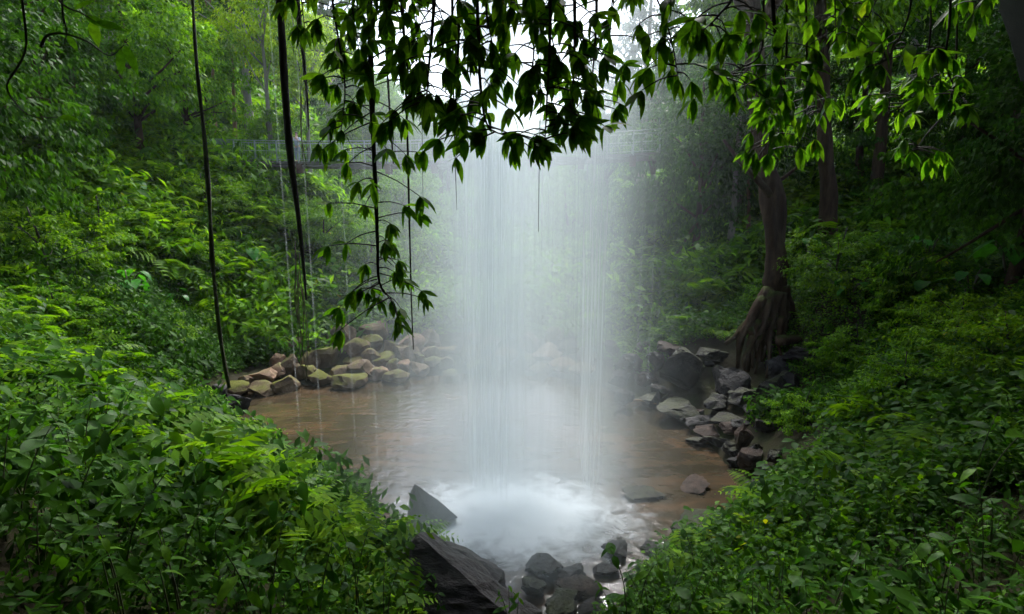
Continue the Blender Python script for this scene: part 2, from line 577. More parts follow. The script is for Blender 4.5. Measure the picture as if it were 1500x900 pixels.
# ------------------------------------------------------------------ pool
def pool_material():
    m, t, out = new_mat('pool_water')
    L = t.links.new
    geo = nd(t, 'ShaderNodeNewGeometry')
    n1 = nd(t, 'ShaderNodeTexNoise')
    n1.inputs['Scale'].default_value = 0.35
    n1.inputs['Detail'].default_value = 4
    L(geo.outputs['Position'], n1.inputs['Vector'])
    mp = nd(t, 'ShaderNodeMapping')
    mp.inputs['Scale'].default_value = (0.5, 1.6, 1)
    mp.inputs['Rotation'].default_value = (0, 0, R(-25))
    L(geo.outputs['Position'], mp.inputs['Vector'])
    n2 = nd(t, 'ShaderNodeTexNoise')
    n2.inputs['Scale'].default_value = 1.7
    n2.inputs['Detail'].default_value = 7
    n2.inputs['Distortion'].default_value = 0.8
    L(mp.outputs[0], n2.inputs['Vector'])
    ad = nd(t, 'ShaderNodeMix', data_type='FLOAT')
    ad.inputs[0].default_value = 0.45
    L(n1.outputs['Fac'], ad.inputs[2])
    L(n2.outputs['Fac'], ad.inputs[3])
    rp = ramp(t, [(0.36, (0.02, 0.017, 0.01)), (0.5, (0.045, 0.033, 0.019)), (0.64, (0.09, 0.054, 0.028))])
    L(ad.outputs[0], rp.inputs[0])
    pb = nd(t, 'ShaderNodeBsdfPrincipled')
    pb.inputs['Roughness'].default_value = 0.11
    pb.inputs['IOR'].default_value = 1.33
    L(rp.outputs[0], pb.inputs['Base Color'])
    wv = nd(t, 'ShaderNodeTexNoise')
    wv.inputs['Scale'].default_value = 3.5
    wv.inputs['Detail'].default_value = 3
    L(geo.outputs['Position'], wv.inputs['Vector'])
    bp = nd(t, 'ShaderNodeBump')
    bp.inputs['Strength'].default_value = 0.35
    bp.inputs['Distance'].default_value = 0.05
    L(wv.outputs['Fac'], bp.inputs['Height'])
    L(bp.outputs[0], pb.inputs['Normal'])
    L(pb.outputs[0], out.inputs['Surface'])
    return m


M['pool'] = pool_material()
c = POOL.mean(0)
ring = np.array([p + (p - c) / np.linalg.norm(p - c) * 0.9 for p in POOL])
pv = [(c[0], c[1], 0.0)] + [(p[0], p[1], 0.0) for p in ring]
pf = [(0, i + 1, (i + 1) % len(ring) + 1) for i in range(len(ring))]
tag(link('pool_water', mesh_np('pool_water', pv, pf, M['pool'])), kind='structure')

# ------------------------------------------------------------------ waterfall
FX, FY = 0.15, 12.0            # foot of the fall


def fall_material(name, streak, dens, lo, hi, seed):
    """falling water: white threads with gaps between them"""
    m, t, out = new_mat(name)
    L = t.links.new
    tc = nd(t, 'ShaderNodeTexCoord')
    mp = nd(t, 'ShaderNodeMapping')
    mp.inputs['Scale'].default_value = (streak, streak, 0.09)
    mp.inputs['Location'].default_value = (seed * 3.1, seed * 1.7, seed)
    L(tc.outputs['Object'], mp.inputs['Vector'])
    n = nd(t, 'ShaderNodeTexNoise')
    n.inputs['Scale'].default_value = 1.0
    n.inputs['Detail'].default_value = 6
    n.inputs['Roughness'].default_value = 0.68
    L(mp.outputs[0], n.inputs['Vector'])
    mr = nd(t, 'ShaderNodeMapRange', interpolation_type='SMOOTHSTEP')
    mr.inputs['From Min'].default_value = lo
    mr.inputs['From Max'].default_value = hi
    L(n.outputs['Fac'], mr.inputs['Value'])
    # wide bundles of threads
    mp2 = nd(t, 'ShaderNodeMapping')
    mp2.inputs['Scale'].default_value = (1.6, 1.6, 0.035)
    mp2.inputs['Location'].default_value = (seed * 5.3, 0, seed)
    L(tc.outputs['Object'], mp2.inputs['Vector'])
    n2 = nd(t, 'ShaderNodeTexNoise')
    n2.inputs['Scale'].default_value = 1.0
    n2.inputs['Detail'].default_value = 3
    L(mp2.outputs[0], n2.inputs['Vector'])
    mr2 = nd(t, 'ShaderNodeMapRange')
    mr2.inputs['From Min'].default_value = 0.25
    mr2.inputs['From Max'].default_value = 0.75
    mr2.inputs['To Min'].default_value = 0.3
    mr2.inputs['To Max'].default_value = 1.15
    L(n2.outputs['Fac'], mr2.inputs['Value'])
    a = nd(t, 'ShaderNodeMath', operation='MULTIPLY')
    L(mr.outputs[0], a.inputs[0])
    L(mr2.outputs[0], a.inputs[1])
    # the curtain thins out towards its two edges (how much water runs there)
    at_ = nd(t, 'ShaderNodeAttribute', attribute_name='flow')
    b = nd(t, 'ShaderNodeMath', operation='MULTIPLY')
    L(a.outputs[0], b.inputs[0])
    L(at_.outputs['Fac'], b.inputs[1])
    cden = nd(t, 'ShaderNodeMath', operation='MULTIPLY', use_clamp=True)
    cden.inputs[1].default_value = dens * 1.6
    L(b.outputs[0], cden.inputs[0])
    df = nd(t, 'ShaderNodeBsdfDiffuse')
    df.inputs['Color'].default_value = (0.84, 0.9, 0.93, 1)
    tl = nd(t, 'ShaderNodeBsdfTranslucent')
    tl.inputs['Color'].default_value = (0.84, 0.9, 0.93, 1)
    ms = nd(t, 'ShaderNodeMixShader')
    ms.inputs[0].default_value = 0.5
    L(df.outputs[0], ms.inputs[1])
    L(tl.outputs[0], ms.inputs[2])
    tp = nd(t, 'ShaderNodeBsdfTransparent')
    mx = nd(t, 'ShaderNodeMixShader')
    L(cden.outputs[0], mx.inputs[0])
    L(tp.outputs[0], mx.inputs[1])
    L(ms.outputs[0], mx.inputs[2])
    L(mx.outputs[0], out.inputs['Surface'])
    return m


def curtain(name, xc, yc, width, ztop, mat, parent, core=1.0, bow=0.35, power=2.0):
    nxs, nzs = 41, 24
    V, flow = [], []
    for j in range(nzs):
        v = j / (nzs - 1)
        z = ztop * (1 - v)
        spread = 1 + 0.16 * v
        for i in range(nxs):
            u = i / (nxs - 1) * 2 - 1
            x = xc + u * width / 2 * spread
            y = yc + bow * (1 - u * u) - 0.3 * v + 0.15 * math.sin(3 * u + xc * 5)
            V.append((x - FX, y - FY, z))
            flow.append(core * max(0.0, 1 - abs(u) ** power) * min(1.0, (1 - v) / .05))
    F = [(j * nxs + i, j * nxs + i + 1, (j + 1) * nxs + i + 1, (j + 1) * nxs + i) for j in range(nzs - 1) for i in range(nxs - 1)]
    me = mesh_np(name, V, F, mat, True)
    a = me.attributes.new('flow', 'FLOAT', 'POINT')
    a.data.foreach_set('value', np.array(flow, np.float32))
    return link(name, me, parent)


fall = empty('waterfall', (FX, FY, 0), 0, 'broad white waterfall dropping as a misty veil into the brown pool', 'waterfall')
ZT = 19.0
specs = [  # xc, yc, width, streak, density, lo, hi, core, power
    (0.15, 11.3, 6.0, 9.0, 0.14, 0.22, 0.85, 1.0, .9),
    (0.15, 11.8, 5.2, 18.0, 0.18, 0.28, 0.84, 1.0, 1.1),
    (0.10, 12.4, 6.2, 7.0, 0.15, 0.20, 0.88, 1.0, .9),
    (0.25, 12.7, 5.0, 12.0, 0.18, 0.25, 0.84, 1.0, 1.3),
    (-0.5, 11.9, 1.6, 13.0, 0.85, 0.22, 0.80, 1.0, 1.1),
    (-0.45, 12.2, 2.8, 8.0, 0.32, 0.22, 0.80, 1.0, 1.1),
    (1.75, 11.7, 1.3, 14.0, 0.5, 0.24, 0.80, 1.0, 1.1),
    (0.7, 12.1, 3.9, 6.0, 0.34, 0.22, 0.84, 1.0, 1.2),
]
for k, (xc, yc, wd, st, dn, lo, hi, co, pw) in enumerate(specs):
    curtain('water_curtain', xc, yc, wd, ZT, fall_material('falling_water', st, dn, lo, hi, k + 1), fall, co, 0.35, pw)


# white water where the fall lands
def foam_material():
    m, t, out = new_mat('white_water')
    L = t.links.new
    tc = nd(t, 'ShaderNodeTexCoord')
    at_ = nd(t, 'ShaderNodeAttribute', attribute_name='flow')
    n = nd(t, 'ShaderNodeTexNoise')
    n.inputs['Scale'].default_value = 2.1
    n.inputs['Detail'].default_value = 8
    n.inputs['Roughness'].default_value = 0.6
    n.inputs['Distortion'].default_value = 0.6
    L(tc.outputs['Object'], n.inputs['Vector'])
    a = nd(t, 'ShaderNodeMath', operation='MULTIPLY_ADD')
    L(n.outputs['Fac'], a.inputs[0])
    a.inputs[1].default_value = 1.2
    a.inputs[2].default_value = -0.58
    b = nd(t, 'ShaderNodeMath', operation='ADD')
    L(a.outputs[0], b.inputs[0])
    L(at_.outputs['Fac'], b.inputs[1])
    mr = nd(t, 'ShaderNodeMapRange', interpolation_type='SMOOTHSTEP')
    mr.inputs['From Min'].default_value = 0.12
    mr.inputs['From Max'].default_value = 0.95
    L(b.outputs[0], mr.inputs['Value'])
    df = nd(t, 'ShaderNodeBsdfDiffuse')
    df.inputs['Color'].default_value = (0.7, 0.73, 0.75, 1)
    tp = nd(t, 'ShaderNodeBsdfTransparent')
    mx = nd(t, 'ShaderNodeMixShader')
    L(mr.outputs[0], mx.inputs[0])
    L(tp.outputs[0], mx.inputs[1])
    L(df.outputs[0], mx.inputs[2])
    L(mx.outputs[0], out.inputs['Surface'])
    return m


M['foam'] = foam_material()


def foam_sheet(name, cx, cy_, rx, ry, h, parent, z0=0.012, peak=1.0):
    n = 40
    V, flow = [], []
    for j in range(n + 1):
        for i in range(n + 1):
            u, v = i / n * 2 - 1, j / n * 2 - 1
            r = math.hypot(u, v)
            f = max(0.0, 1 - r) ** 1.0
            ns = noise.fractal(Vector((u * 3 + cx, v * 3 + cy_, h)), 1.0, 2.0, 4)
            V.append((cx + u * rx - FX, cy_ + v * ry - FY, z0 + h * (math.exp(-3.2 * r * r) * (1 + 0.35 * ns)) * (1 if r < 1 else 0)))
            flow.append(f * peak)
    F = [(j * (n + 1) + i, j * (n + 1) + i + 1, (j + 1) * (n + 1) + i + 1, (j + 1) * (n + 1) + i) for j in range(n) for i in range(n)]
    me = mesh_np(name, V, F, M['foam'], True)
    a = me.attributes.new('flow', 'FLOAT', 'POINT')
    a.data.foreach_set('value', np.array(flow, np.float32))
    return link(name, me, parent)


foam_sheet('white_water', 0.0, 11.6, 3.5, 2.6, 0.16, fall, 0.012, 1.35)


# spray hanging about the fall
def spray_volume():
    m, t, out = new_mat('spray')
    L = t.links.new
    tc = nd(t, 'ShaderNodeTexCoord')
    sp = nd(t, 'ShaderNodeSeparateXYZ')
    L(tc.outputs['Object'], sp.inputs[0])

    def mth(op, a, b=None, clamp=False):
        n = nd(t, 'ShaderNodeMath', operation=op, use_clamp=clamp)
        for i, q in enumerate((a, b)):
            if q is None:
                continue
            if isinstance(q, (int, float)):
                n.inputs[i].default_value = q
            else:
                L(q, n.inputs[i])
        return n.outputs[0]

    x, y, z = sp.outputs
    # column of mist about the curtain
    ex = mth('MULTIPLY', mth('MULTIPLY', x, x), -0.19)
    yc_ = mth('ADD', y, -2.5)
    ey = mth('MULTIPLY', mth('MULTIPLY', yc_, yc_), -0.035)
    def core(x0, kx, ky, d):
        xx = mth('ADD', x, -x0)
        return mth('MULTIPLY', mth('EXPONENT', mth('ADD', mth('MULTIPLY', mth('MULTIPLY', xx, xx), -kx), mth('MULTIPLY', mth('MULTIPLY', y, y), -ky))), d)

    cores = mth('ADD', core(-.6, 1.1, .8, .20), core(1.75, 2.2, .9, .12))
    colm = mth('MULTIPLY', mth('EXPONENT', mth('ADD', ex, ey)), 0.078)
    # billow at the foot
    xb = mth('ADD', x, 0.35)
    bx = mth('MULTIPLY', mth('MULTIPLY', xb, xb), -0.28)
    yb = mth('ADD', y, 0.9)
    by = mth('MULTIPLY', mth('MULTIPLY', yb, yb), -0.3)
    bz = mth('MULTIPLY', z, -0.8)
    bil = mth('MULTIPLY', mth('EXPONENT', mth('ADD', mth('ADD', bx, by), bz)), 0.42)
    nz = nd(t, 'ShaderNodeTexNoise')
    nz.inputs['Scale'].default_value = 0.9
    nz.inputs['Detail'].default_value = 3
    L(tc.outputs['Object'], nz.inputs['Vector'])
    pf_ = nd(t, 'ShaderNodeMapRange')
    pf_.inputs['From Min'].default_value = 0.32
    pf_.inputs['From Max'].default_value = 0.68
    pf_.inputs['To Min'].default_value = 0.15
    pf_.inputs['To Max'].default_value = 1.9
    L(nz.outputs['Fac'], pf_.inputs['Value'])
    bil = mth('MULTIPLY', bil, pf_.outputs[0])
    dn = mth('ADD', mth('ADD', colm, cores), bil)
    pv = nd(t, 'ShaderNodeVolumePrincipled')
    pv.inputs['Color'].default_value = (0.88, 0.96, 1.0, 1)
    pv.inputs['Anisotropy'].default_value = 0.5
    L(dn, pv.inputs['Density'])
    L(pv.outputs[0], out.inputs['Volume'])
    return m


mb = MB()
mb.box((0, 4.0, 9.0), (11.0, 17.0, 17.8))
sp_ = mb.build('spray_mist', spray_volume(), None, False)
sp_.location = (FX, FY - 0.2, 0.1)
tag(sp_, 'white spray hanging in the air round the foot of the waterfall', 'spray', kind='stuff')

# ------------------------------------------------------------------ leaf shapes
def blade(L_=1.0, W=0.4, segs=4, droop=0.25, fold=0.12, tip=0.0, heart=False):
    """a leaf blade along +X: three points per row, folded on the midrib, curving down to its tip"""
    V, F = [], []
    for i in range(segs + 1):
        t = i / segs
        if heart:
            wv = W / 2 * max(0.03, (math.sin(math.pi * min(1, 0.18 + 0.82 * t)) ** 0.8) * (1.15 - 0.35 * t))
        else:
            wv = W / 2 * max(0.03, math.sin(math.pi * t ** (0.85 + tip)) ** 0.9)
        z = -droop * t * t * L_
        x = L_ * t * (1 - 0.15 * droop * t)
        V += [(x, -wv, z + fold * wv * 2 * 0.5), (x, 0, z - 0.002), (x, wv, z + fold * wv * 2 * 0.5)]
    for i in range(segs):
        a = i * 3
        F += [(a, a + 1, a + 4, a + 3), (a + 1, a + 2, a + 5, a + 4)]
    return np.array(V), np.array(F)


MINI = (np.array([(0, 0, 0), (0.45, -0.24, 0.05), (1, 0, -0.1), (0.45, 0.24, 0.05)]), np.array([(0, 1, 2, 3)]))


def frames(D, N):
    """rotation matrices whose x axis is D and z axis near N"""
    D = D / np.linalg.norm(D, axis=1, keepdims=True)
    N = N - D * (N * D).sum(1, keepdims=True)
    N = N / (np.linalg.norm(N, axis=1, keepdims=True) + 1e-9)
    Yv = np.cross(N, D)
    return np.stack([D, Yv, N], -1)


def scatter_leaves(P, D, N, S, tmpl):
    """many copies of one leaf in one vertex array"""
    tv, tf = tmpl
    Rm = frames(D, N)
    V = np.einsum('nij,kj->nki', Rm, tv) * S[:, None, None] + P[:, None, :]
    F = tf[None] + (np.arange(len(P)) * len(tv))[:, None, None]
    return V.reshape(-1, 3), F.reshape(-1, tf.shape[1])


def rnd_dirs(n, rng):
    v = rng.normal(size=(n, 3))
    return v / np.linalg.norm(v, axis=1, keepdims=True)


# ------------------------------------------------------------------ ground cover (nobody could count it)
def sprig(kind, seed):
    r = np.random.default_rng(seed)
    Vs, Fs, n0 = [], [], 0

    def put(P, D, N, S, tm):
        nonlocal n0
        v, f = scatter_leaves(P, D, N, S, tm)
        Vs.append(v)
        Fs.append(f + n0)
        n0 += len(v)

    if kind == 'creeper':
        n = 46
        P = np.c_[r.uniform(-.3, .3, n), r.uniform(-.3, .3, n), np.abs(r.normal(0.1, .07, n))]
        a = r.uniform(0, 6.28, n)
        D = np.c_[np.cos(a), np.sin(a), r.uniform(-.5, .2, n)]
        N = np.c_[r.normal(0, .35, n), r.normal(0, .35, n), np.ones(n)]
        put(P, D, N, r.uniform(.06, .11, n), blade(1, .62, 2, .3, .1))
    elif kind == 'ovate':
        for s in range(5):
            bx, by = r.uniform(-.22, .22, 2)
            h = r.uniform(.2, .5)
            k = 6
            a = r.uniform(0, 6.28) + np.arange(k) * 2.4
            zz = np.linspace(h * .4, h, k)
            lean = r.normal(0, .25, 2)
            P = np.c_[bx + lean[0] * zz, by + lean[1] * zz, zz]
            D = np.c_[np.cos(a), np.sin(a), r.uniform(-.35, .25, k)]
            N = np.c_[r.normal(0, .2, k), r.normal(0, .2, k), np.ones(k)]
            put(P, D, N, r.uniform(.1, .19, k), blade(1, .48, 3, .35, .12))
    elif kind == 'fern':
        for s in range(7):
            a = r.uniform(0, 6.28)
            Lf = r.uniform(.45, .8)
            k = 11
            t = np.linspace(.12, 1, k)
            bx, bz = Lf * t, Lf * (0.75 * t - 0.75 * t * t) + .06
            for sg in (-1, 1):
                P = np.c_[bx * math.cos(a), bx * math.sin(a), bz]
                da = a + sg * 1.25
                D = np.c_[np.full(k, math.cos(da)), np.full(k, math.sin(da)), np.full(k, -.25)]
                put(P, D, np.tile([0, 0, 1.0], (k, 1)), Lf * .3 * np.sin(np.pi * (0.12 + .86 * t)) + .02, (MINI[0] * [1, .55, 1], MINI[1]))
    elif kind == 'tuft':
        n = 40
        P = np.c_[r.normal(0, .2, n), r.normal(0, .2, n), r.uniform(.05, .6, n)]
        D = rnd_dirs(n, r) * [1, 1, .5] + [0, 0, -.15]
        N = rnd_dirs(n, r) * .5 + [0, 0, 1]
        put(P, D, N, r.uniform(.12, .22, n), blade(1, .38, 2, .3, .12))
    return np.concatenate(Vs), np.concatenate(Fs)


def scatter_object(name, label, cat, pts, rot, scl, pick, meshes):
    """one object holding points; geometry nodes puts a sprig of leaves on every point"""
    coll = bpy.data.collections.new(name + '_sprigs')
    for i, me_ in enumerate(meshes):
        o = bpy.data.objects.new('%02d_sprig' % i, me_)
        coll.objects.link(o)
    me = bpy.data.meshes.new(name)
    me.vertices.add(len(pts))
    me.vertices.foreach_set('co', np.asarray(pts, np.float32).ravel())
    for nm, ty, dat, key in (('rot', 'FLOAT_VECTOR', rot, 'vector'), ('scl', 'FLOAT', scl, 'value'), ('pick', 'INT', pick, 'value')):
        a = me.attributes.new(nm, ty, 'POINT')
        a.data.foreach_set(key, np.asarray(dat).astype(np.int32 if ty == 'INT' else np.float32).ravel())
    me.update()
    ng = bpy.data.node_groups.new(name + '_scatter', 'GeometryNodeTree')
    ng.interface.new_socket('Geometry', in_out='INPUT', socket_type='NodeSocketGeometry')
    ng.interface.new_socket('Geometry', in_out='OUTPUT', socket_type='NodeSocketGeometry')
    N_ = ng.nodes.new
    gi, go = N_('NodeGroupInput'), N_('NodeGroupOutput')
    ci = N_('GeometryNodeCollectionInfo')
    ci.inputs['Collection'].default_value = coll
    ci.inputs['Separate Children'].default_value = True
    ci.inputs['Reset Children'].default_value = True
    ip = N_('GeometryNodeInstanceOnPoints')
    ip.inputs['Pick Instance'].default_value = True

    def attr(nm, ty):
        n = N_('GeometryNodeInputNamedAttribute')
        n.data_type = ty
        n.inputs['Name'].default_value = nm
        return n.outputs['Attribute']

    K = ng.links.new
    K(gi.outputs[0], ip.inputs['Points'])
    K(ci.outputs[0], ip.inputs['Instance'])
    K(attr('pick', 'INT'), ip.inputs['Instance Index'])
    K(attr('rot', 'FLOAT_VECTOR'), ip.inputs['Rotation'])
    K(attr('scl', 'FLOAT'), ip.inputs['Scale'])
    K(ip.outputs[0], go.inputs[0])
    o = link(name, me)
    md = o.modifiers.new('scatter', 'NODES')
    md.node_group = ng
    return tag(o, label, cat, kind='stuff')


def sprig_mesh(kind, seed, mat):
    v, f = sprig(kind, seed)
    return mesh_np('sprig_' + kind, v, f, mat)


def land_points(n, x0, x1, y0, y1, keep=None):
    x = RNG.uniform(x0, x1, n)
    y = RNG.uniform(y0, y1, n)
    # what the photograph and a step to either side could see
    ok = np.abs(x) < 0.98 * np.maximum(y, 0) + 4.5
    ok &= pool_sd(x, y) > 0.35
    ok &= ~((y > 1.5) & (y < 11) & (x > -.19 * y - .15) & (x < .19 * y))
    if keep is not None:
        ok &= keep(x, y)
    x, y = x[ok], y[ok]
    z = ground(x, y)
    return x, y, z


def ground_tilt(x, y):
    e = 0.5
    dzx = (ground(x + e, y) - ground(x - e, y)) / (2 * e)
    dzy = (ground(x, y + e) - ground(x, y - e)) / (2 * e)
    return np.arctan(dzy) * 0.6, -np.arctan(dzx) * 0.6


def far_beach(x, y):
    """stony ground along the far and right shore, free of plants"""
    sd = pool_sd(x, y)
    px = 750 + FPX * x / (y * CT + 1.2)
    stones = (y > 17) & (sd < np.where(x < -8.6, 2.6, 4.4)) & (x > -11.2) & (x < 4.5)
    right = (x > 3.0) & (y > 11.5) & (y < 21) & (sd < np.where(y > 15.6, 4.0, 1.5)) & ((sd < 2.6) | (x > 6.2))
    return ~(stones | right)


def plant_zone(name, label, n, box, mats, probs, size, keep=None, lift=0.0, big=0.35):
    x, y, z = land_points(n, *box, keep)
    tx, ty = ground_tilt(x, y)
    nn = len(x)
    rot = np.c_[tx + RNG.normal(0, .18, nn), ty + RNG.normal(0, .18, nn), RNG.uniform(0, 6.28, nn)]
    vn = VN[3](x / 2.3, y / 2.3)
    scl = size * (1 + big * 2 * vn) * RNG.uniform(.7, 1.35, nn)
    kinds = np.clip((VN[1](x / 3.7 + 9, y / 3.7) + .5 + RNG.normal(0, .22, nn)), 0, .999)
    pick = np.searchsorted(np.cumsum(probs) / np.sum(probs), kinds)
    pick = np.clip(pick, 0, len(mats) - 1)
    return scatter_object(name, label, 'undergrowth', np.c_[x, y, z + lift], rot, np.clip(scl, .3, 9), pick, mats)


SP = {}
for i, (k, mt) in enumerate((('creeper', 'leaf_fresh'), ('ovate', 'leaf_herb_shaded'), ('fern', 'leaf_mid'), ('tuft', 'leaf_fresh'), ('creeper', 'leaf_herb_shaded'), ('tuft', 'leaf_dark'))):
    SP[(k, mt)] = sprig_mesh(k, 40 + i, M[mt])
fresh = [SP[('tuft', 'leaf_dark')], SP[('creeper', 'leaf_fresh')], SP[('creeper', 'leaf_herb_shaded')], SP[('fern', 'leaf_mid')], SP[('ovate', 'leaf_herb_shaded')]]
wild = [SP[('tuft', 'leaf_fresh')], SP[('fern', 'leaf_mid')], SP[('tuft', 'leaf_dark')], SP[('ovate', 'leaf_herb_shaded')]]
left = lambda x, y: far_beach(x, y) & (x < 0.5)
right = lambda x, y: far_beach(x, y) & (x > 0.5)
plant_zone('left_undergrowth', 'dense bright green creepers and ferns covering the slope left of the pool', 26000, (-26, 1, 6.5, 24), fresh, [1.2, 3, 3, 1.0, 1.7], 1.25, left)
plant_zone('right_undergrowth', 'small-leaved dark green creepers mounded over the bank right of the pool', 22000, (0.5, 26, 6.5, 24), fresh, [1.5, 3.5, 4, .15, 1], 1.2, right)
plant_zone('far_undergrowth', 'misty green ferns and scrub on the slopes behind the pool', 30000, (-40, 38, 24, 62), wild, [3, 2, 1, 2], 2.3, far_beach)
plant_zone('distant_undergrowth', 'hazy scrub on the far hillsides behind the footbridge', 9000, (-60, 58, 58, 106), wild, [3, 2, 1, 2], 5.0, far_beach)
plant_zone('near_undergrowth', 'low tangled herbs on the dark ground close to the camera', 1700, (-9, 9, 2.0, 8.5), [SP[('ovate', 'leaf_herb_shaded')], SP[('creeper', 'leaf_herb_shaded')], SP[('tuft', 'leaf_dark')]], [2, 1, 2], 0.8)

# ------------------------------------------------------------------ trees
def crown_mesh(name, kind, seed, mat, rx, rz, clumps, per, leaf, rng=None):
    r = np.random.default_rng(seed)
    # clump centres through the crown's volume, most of them near its outside
    n = clumps
    d = rnd_dirs(n, r)
    rad = r.uniform(.35, 1, n) ** .5
    lump = 1 + .35 * np.sin(d[:, 0] * 3 + seed) * np.cos(d[:, 1] * 4 + seed * 2) + .2 * r.normal(size=n)
    C = d * (rad * lump)[:, None] * [rx, rx, rz]
    if kind == 'hang':
        C[:, 2] -= .5 * rz * r.random(n) * (np.hypot(C[:, 0], C[:, 1]) / rx)
    Ps, Ds, Ns, Ss = [], [], [], []
    for c in C:
        cs = r.uniform(.6, 1.25) * rx * .2
        k = int(per * r.uniform(.6, 1.3))
        off = rnd_dirs(k, r) * (r.random((k, 1)) ** .5) * [cs, cs, cs * .5]
        P = c + off
        outw = c / (np.linalg.norm(c) + 1e-6)
        D = rnd_dirs(k, r) * .6 + outw * .5 + [0, 0, -.55]
        N = rnd_dirs(k, r) * .55 + [0, 0, 1] + outw * .3
        Ps.append(P), Ds.append(D), Ns.append(N), Ss.append(leaf * r.uniform(.6, 1.4, k))
    v, f = scatter_leaves(np.concatenate(Ps), np.concatenate(Ds), np.concatenate(Ns), np.concatenate(Ss), MINI)
    return mesh_np(name, v, f, mat), C


def trunk_mesh(name, h, r0, seed, mat, C=None, cz=0.0, limbs=9, lean=0.04, flare=1.6):
    rr = random.Random(seed)
    mb_ = MB()
    pts, rad = [], []
    lx, ly = rr.uniform(-lean, lean), rr.uniform(-lean, lean)
    for i in range(11):
        t = i / 10
        pts.append((lx * h * t + .12 * math.sin(t * 5 + seed), ly * h * t + .12 * math.cos(t * 4 + seed), -0.6 + (h + .6) * t))
        rad.append(r0 * (1 - .72 * t) * (1 + (flare - 1) * math.exp(-t * 14)))
    mb_.tube(pts, rad, 9, lump=.35)
    if C is not None:
        top = sorted(range(len(C)), key=lambda i: rr.random())[:limbs]
        for i in top:
            e = Vector(C[i]) + Vector((0, 0, cz))
            t0 = min(.93, max(.35, (e.z * .72) / h))
            k = t0 * 10
            a = Vector(pts[int(k)]).lerp(Vector(pts[min(int(k) + 1, 10)]), k - int(k))
            midp = a.lerp(e, .5) + Vector((0, 0, rr.uniform(-.03, .08) * h))
            mb_.tube(smooth_path([a, midp, e], 6), [r0 * .34 * (1 - .13 * q) for q in range(6)], 5)
    return mb_.mesh(name, mat)


TREE = {}


def tree_kind(key, kind, seed, leafm, barkm, h, rx, rz, cz, clumps, per, leaf, r0, limbs=9):
    cm, C = crown_mesh('crown', kind, seed, M[leafm], rx, rz, clumps, per, leaf)
    tm = trunk_mesh('trunk', h, r0, seed, M[barkm], C, cz, limbs)
    TREE[key] = (tm, cm, cz)


tree_kind('broad', 'round', 1, 'leaf_mid', 'bark', 11.5, 4.2, 3.6, 10, 170, 60, .30, .30)
tree_kind('lush', 'round', 2, 'leaf_fresh', 'bark', 8.5, 4.0, 3.2, 6.5, 190, 60, .28, .26)
tree_kind('tall', 'hang', 3, 'leaf_dark', 'bark_pale', 24, 4.0, 8.0, 16.5, 230, 60, .36, .36, 12)
tree_kind('lime', 'round', 4, 'leaf_lime', 'bark_pale', 16, 4.4, 4.2, 14.5, 190, 60, .30, .26)
tree_kind('bush', 'hang', 5, 'leaf_fresh', 'stem_dark', 3.0, 2.0, 1.7, 1.7, 110, 60, .17, .07)
tree_kind('bush_light', 'round', 8, 'leaf_mid', 'stem_dark', 3.0, 2.0, 1.5, 1.7, 90, 60, .15, .07)
tree_kind('droop', 'hang', 6, 'leaf_dark', 'bark', 9, 3.2, 4.4, 5.2, 190, 60, .22, .2)
tree_kind('slim', 'round', 7, 'leaf_mid', 'bark_warm', 20, 2.4, 3.0, 18.5, 90, 50, .28, .17, 5)


def tree(name, key, px, Y, s=1.0, label='', rz=0.0, sz=None, dz=0.0, group=None, cat='tree', hide_trunk=False):
    x = (px - 750) / FPX * (Y / CT)
    o = empty(name, (x, Y, gz(x, Y) + dz), rz, label, cat, group)
    o.scale = (s, s, sz or s)
    tm, cm, cz = TREE[key]
    link('trunk', tm, o)
    cr = link('crown', cm, o)
    cr.location = (0, 0, cz)
    return o


# the wood that closes the valley, too far to tell its trees apart
nfw = 150
fx_ = RNG.uniform(-55, 55, nfw)
fy_ = RNG.uniform(104, 117, nfw)
scatter_object('far_wood', 'pale misty wood closing the far end of the gorge', 'wood', np.c_[fx_, fy_, ground(fx_, fy_) + RNG.uniform(1, 9, nfw)], np.c_[np.zeros(nfw), np.zeros(nfw), RNG.uniform(0, 6, nfw)],
               RNG.uniform(.9, 1.5, nfw), RNG.integers(0, 2, nfw), [TREE['broad'][1], TREE['lush'][1]])

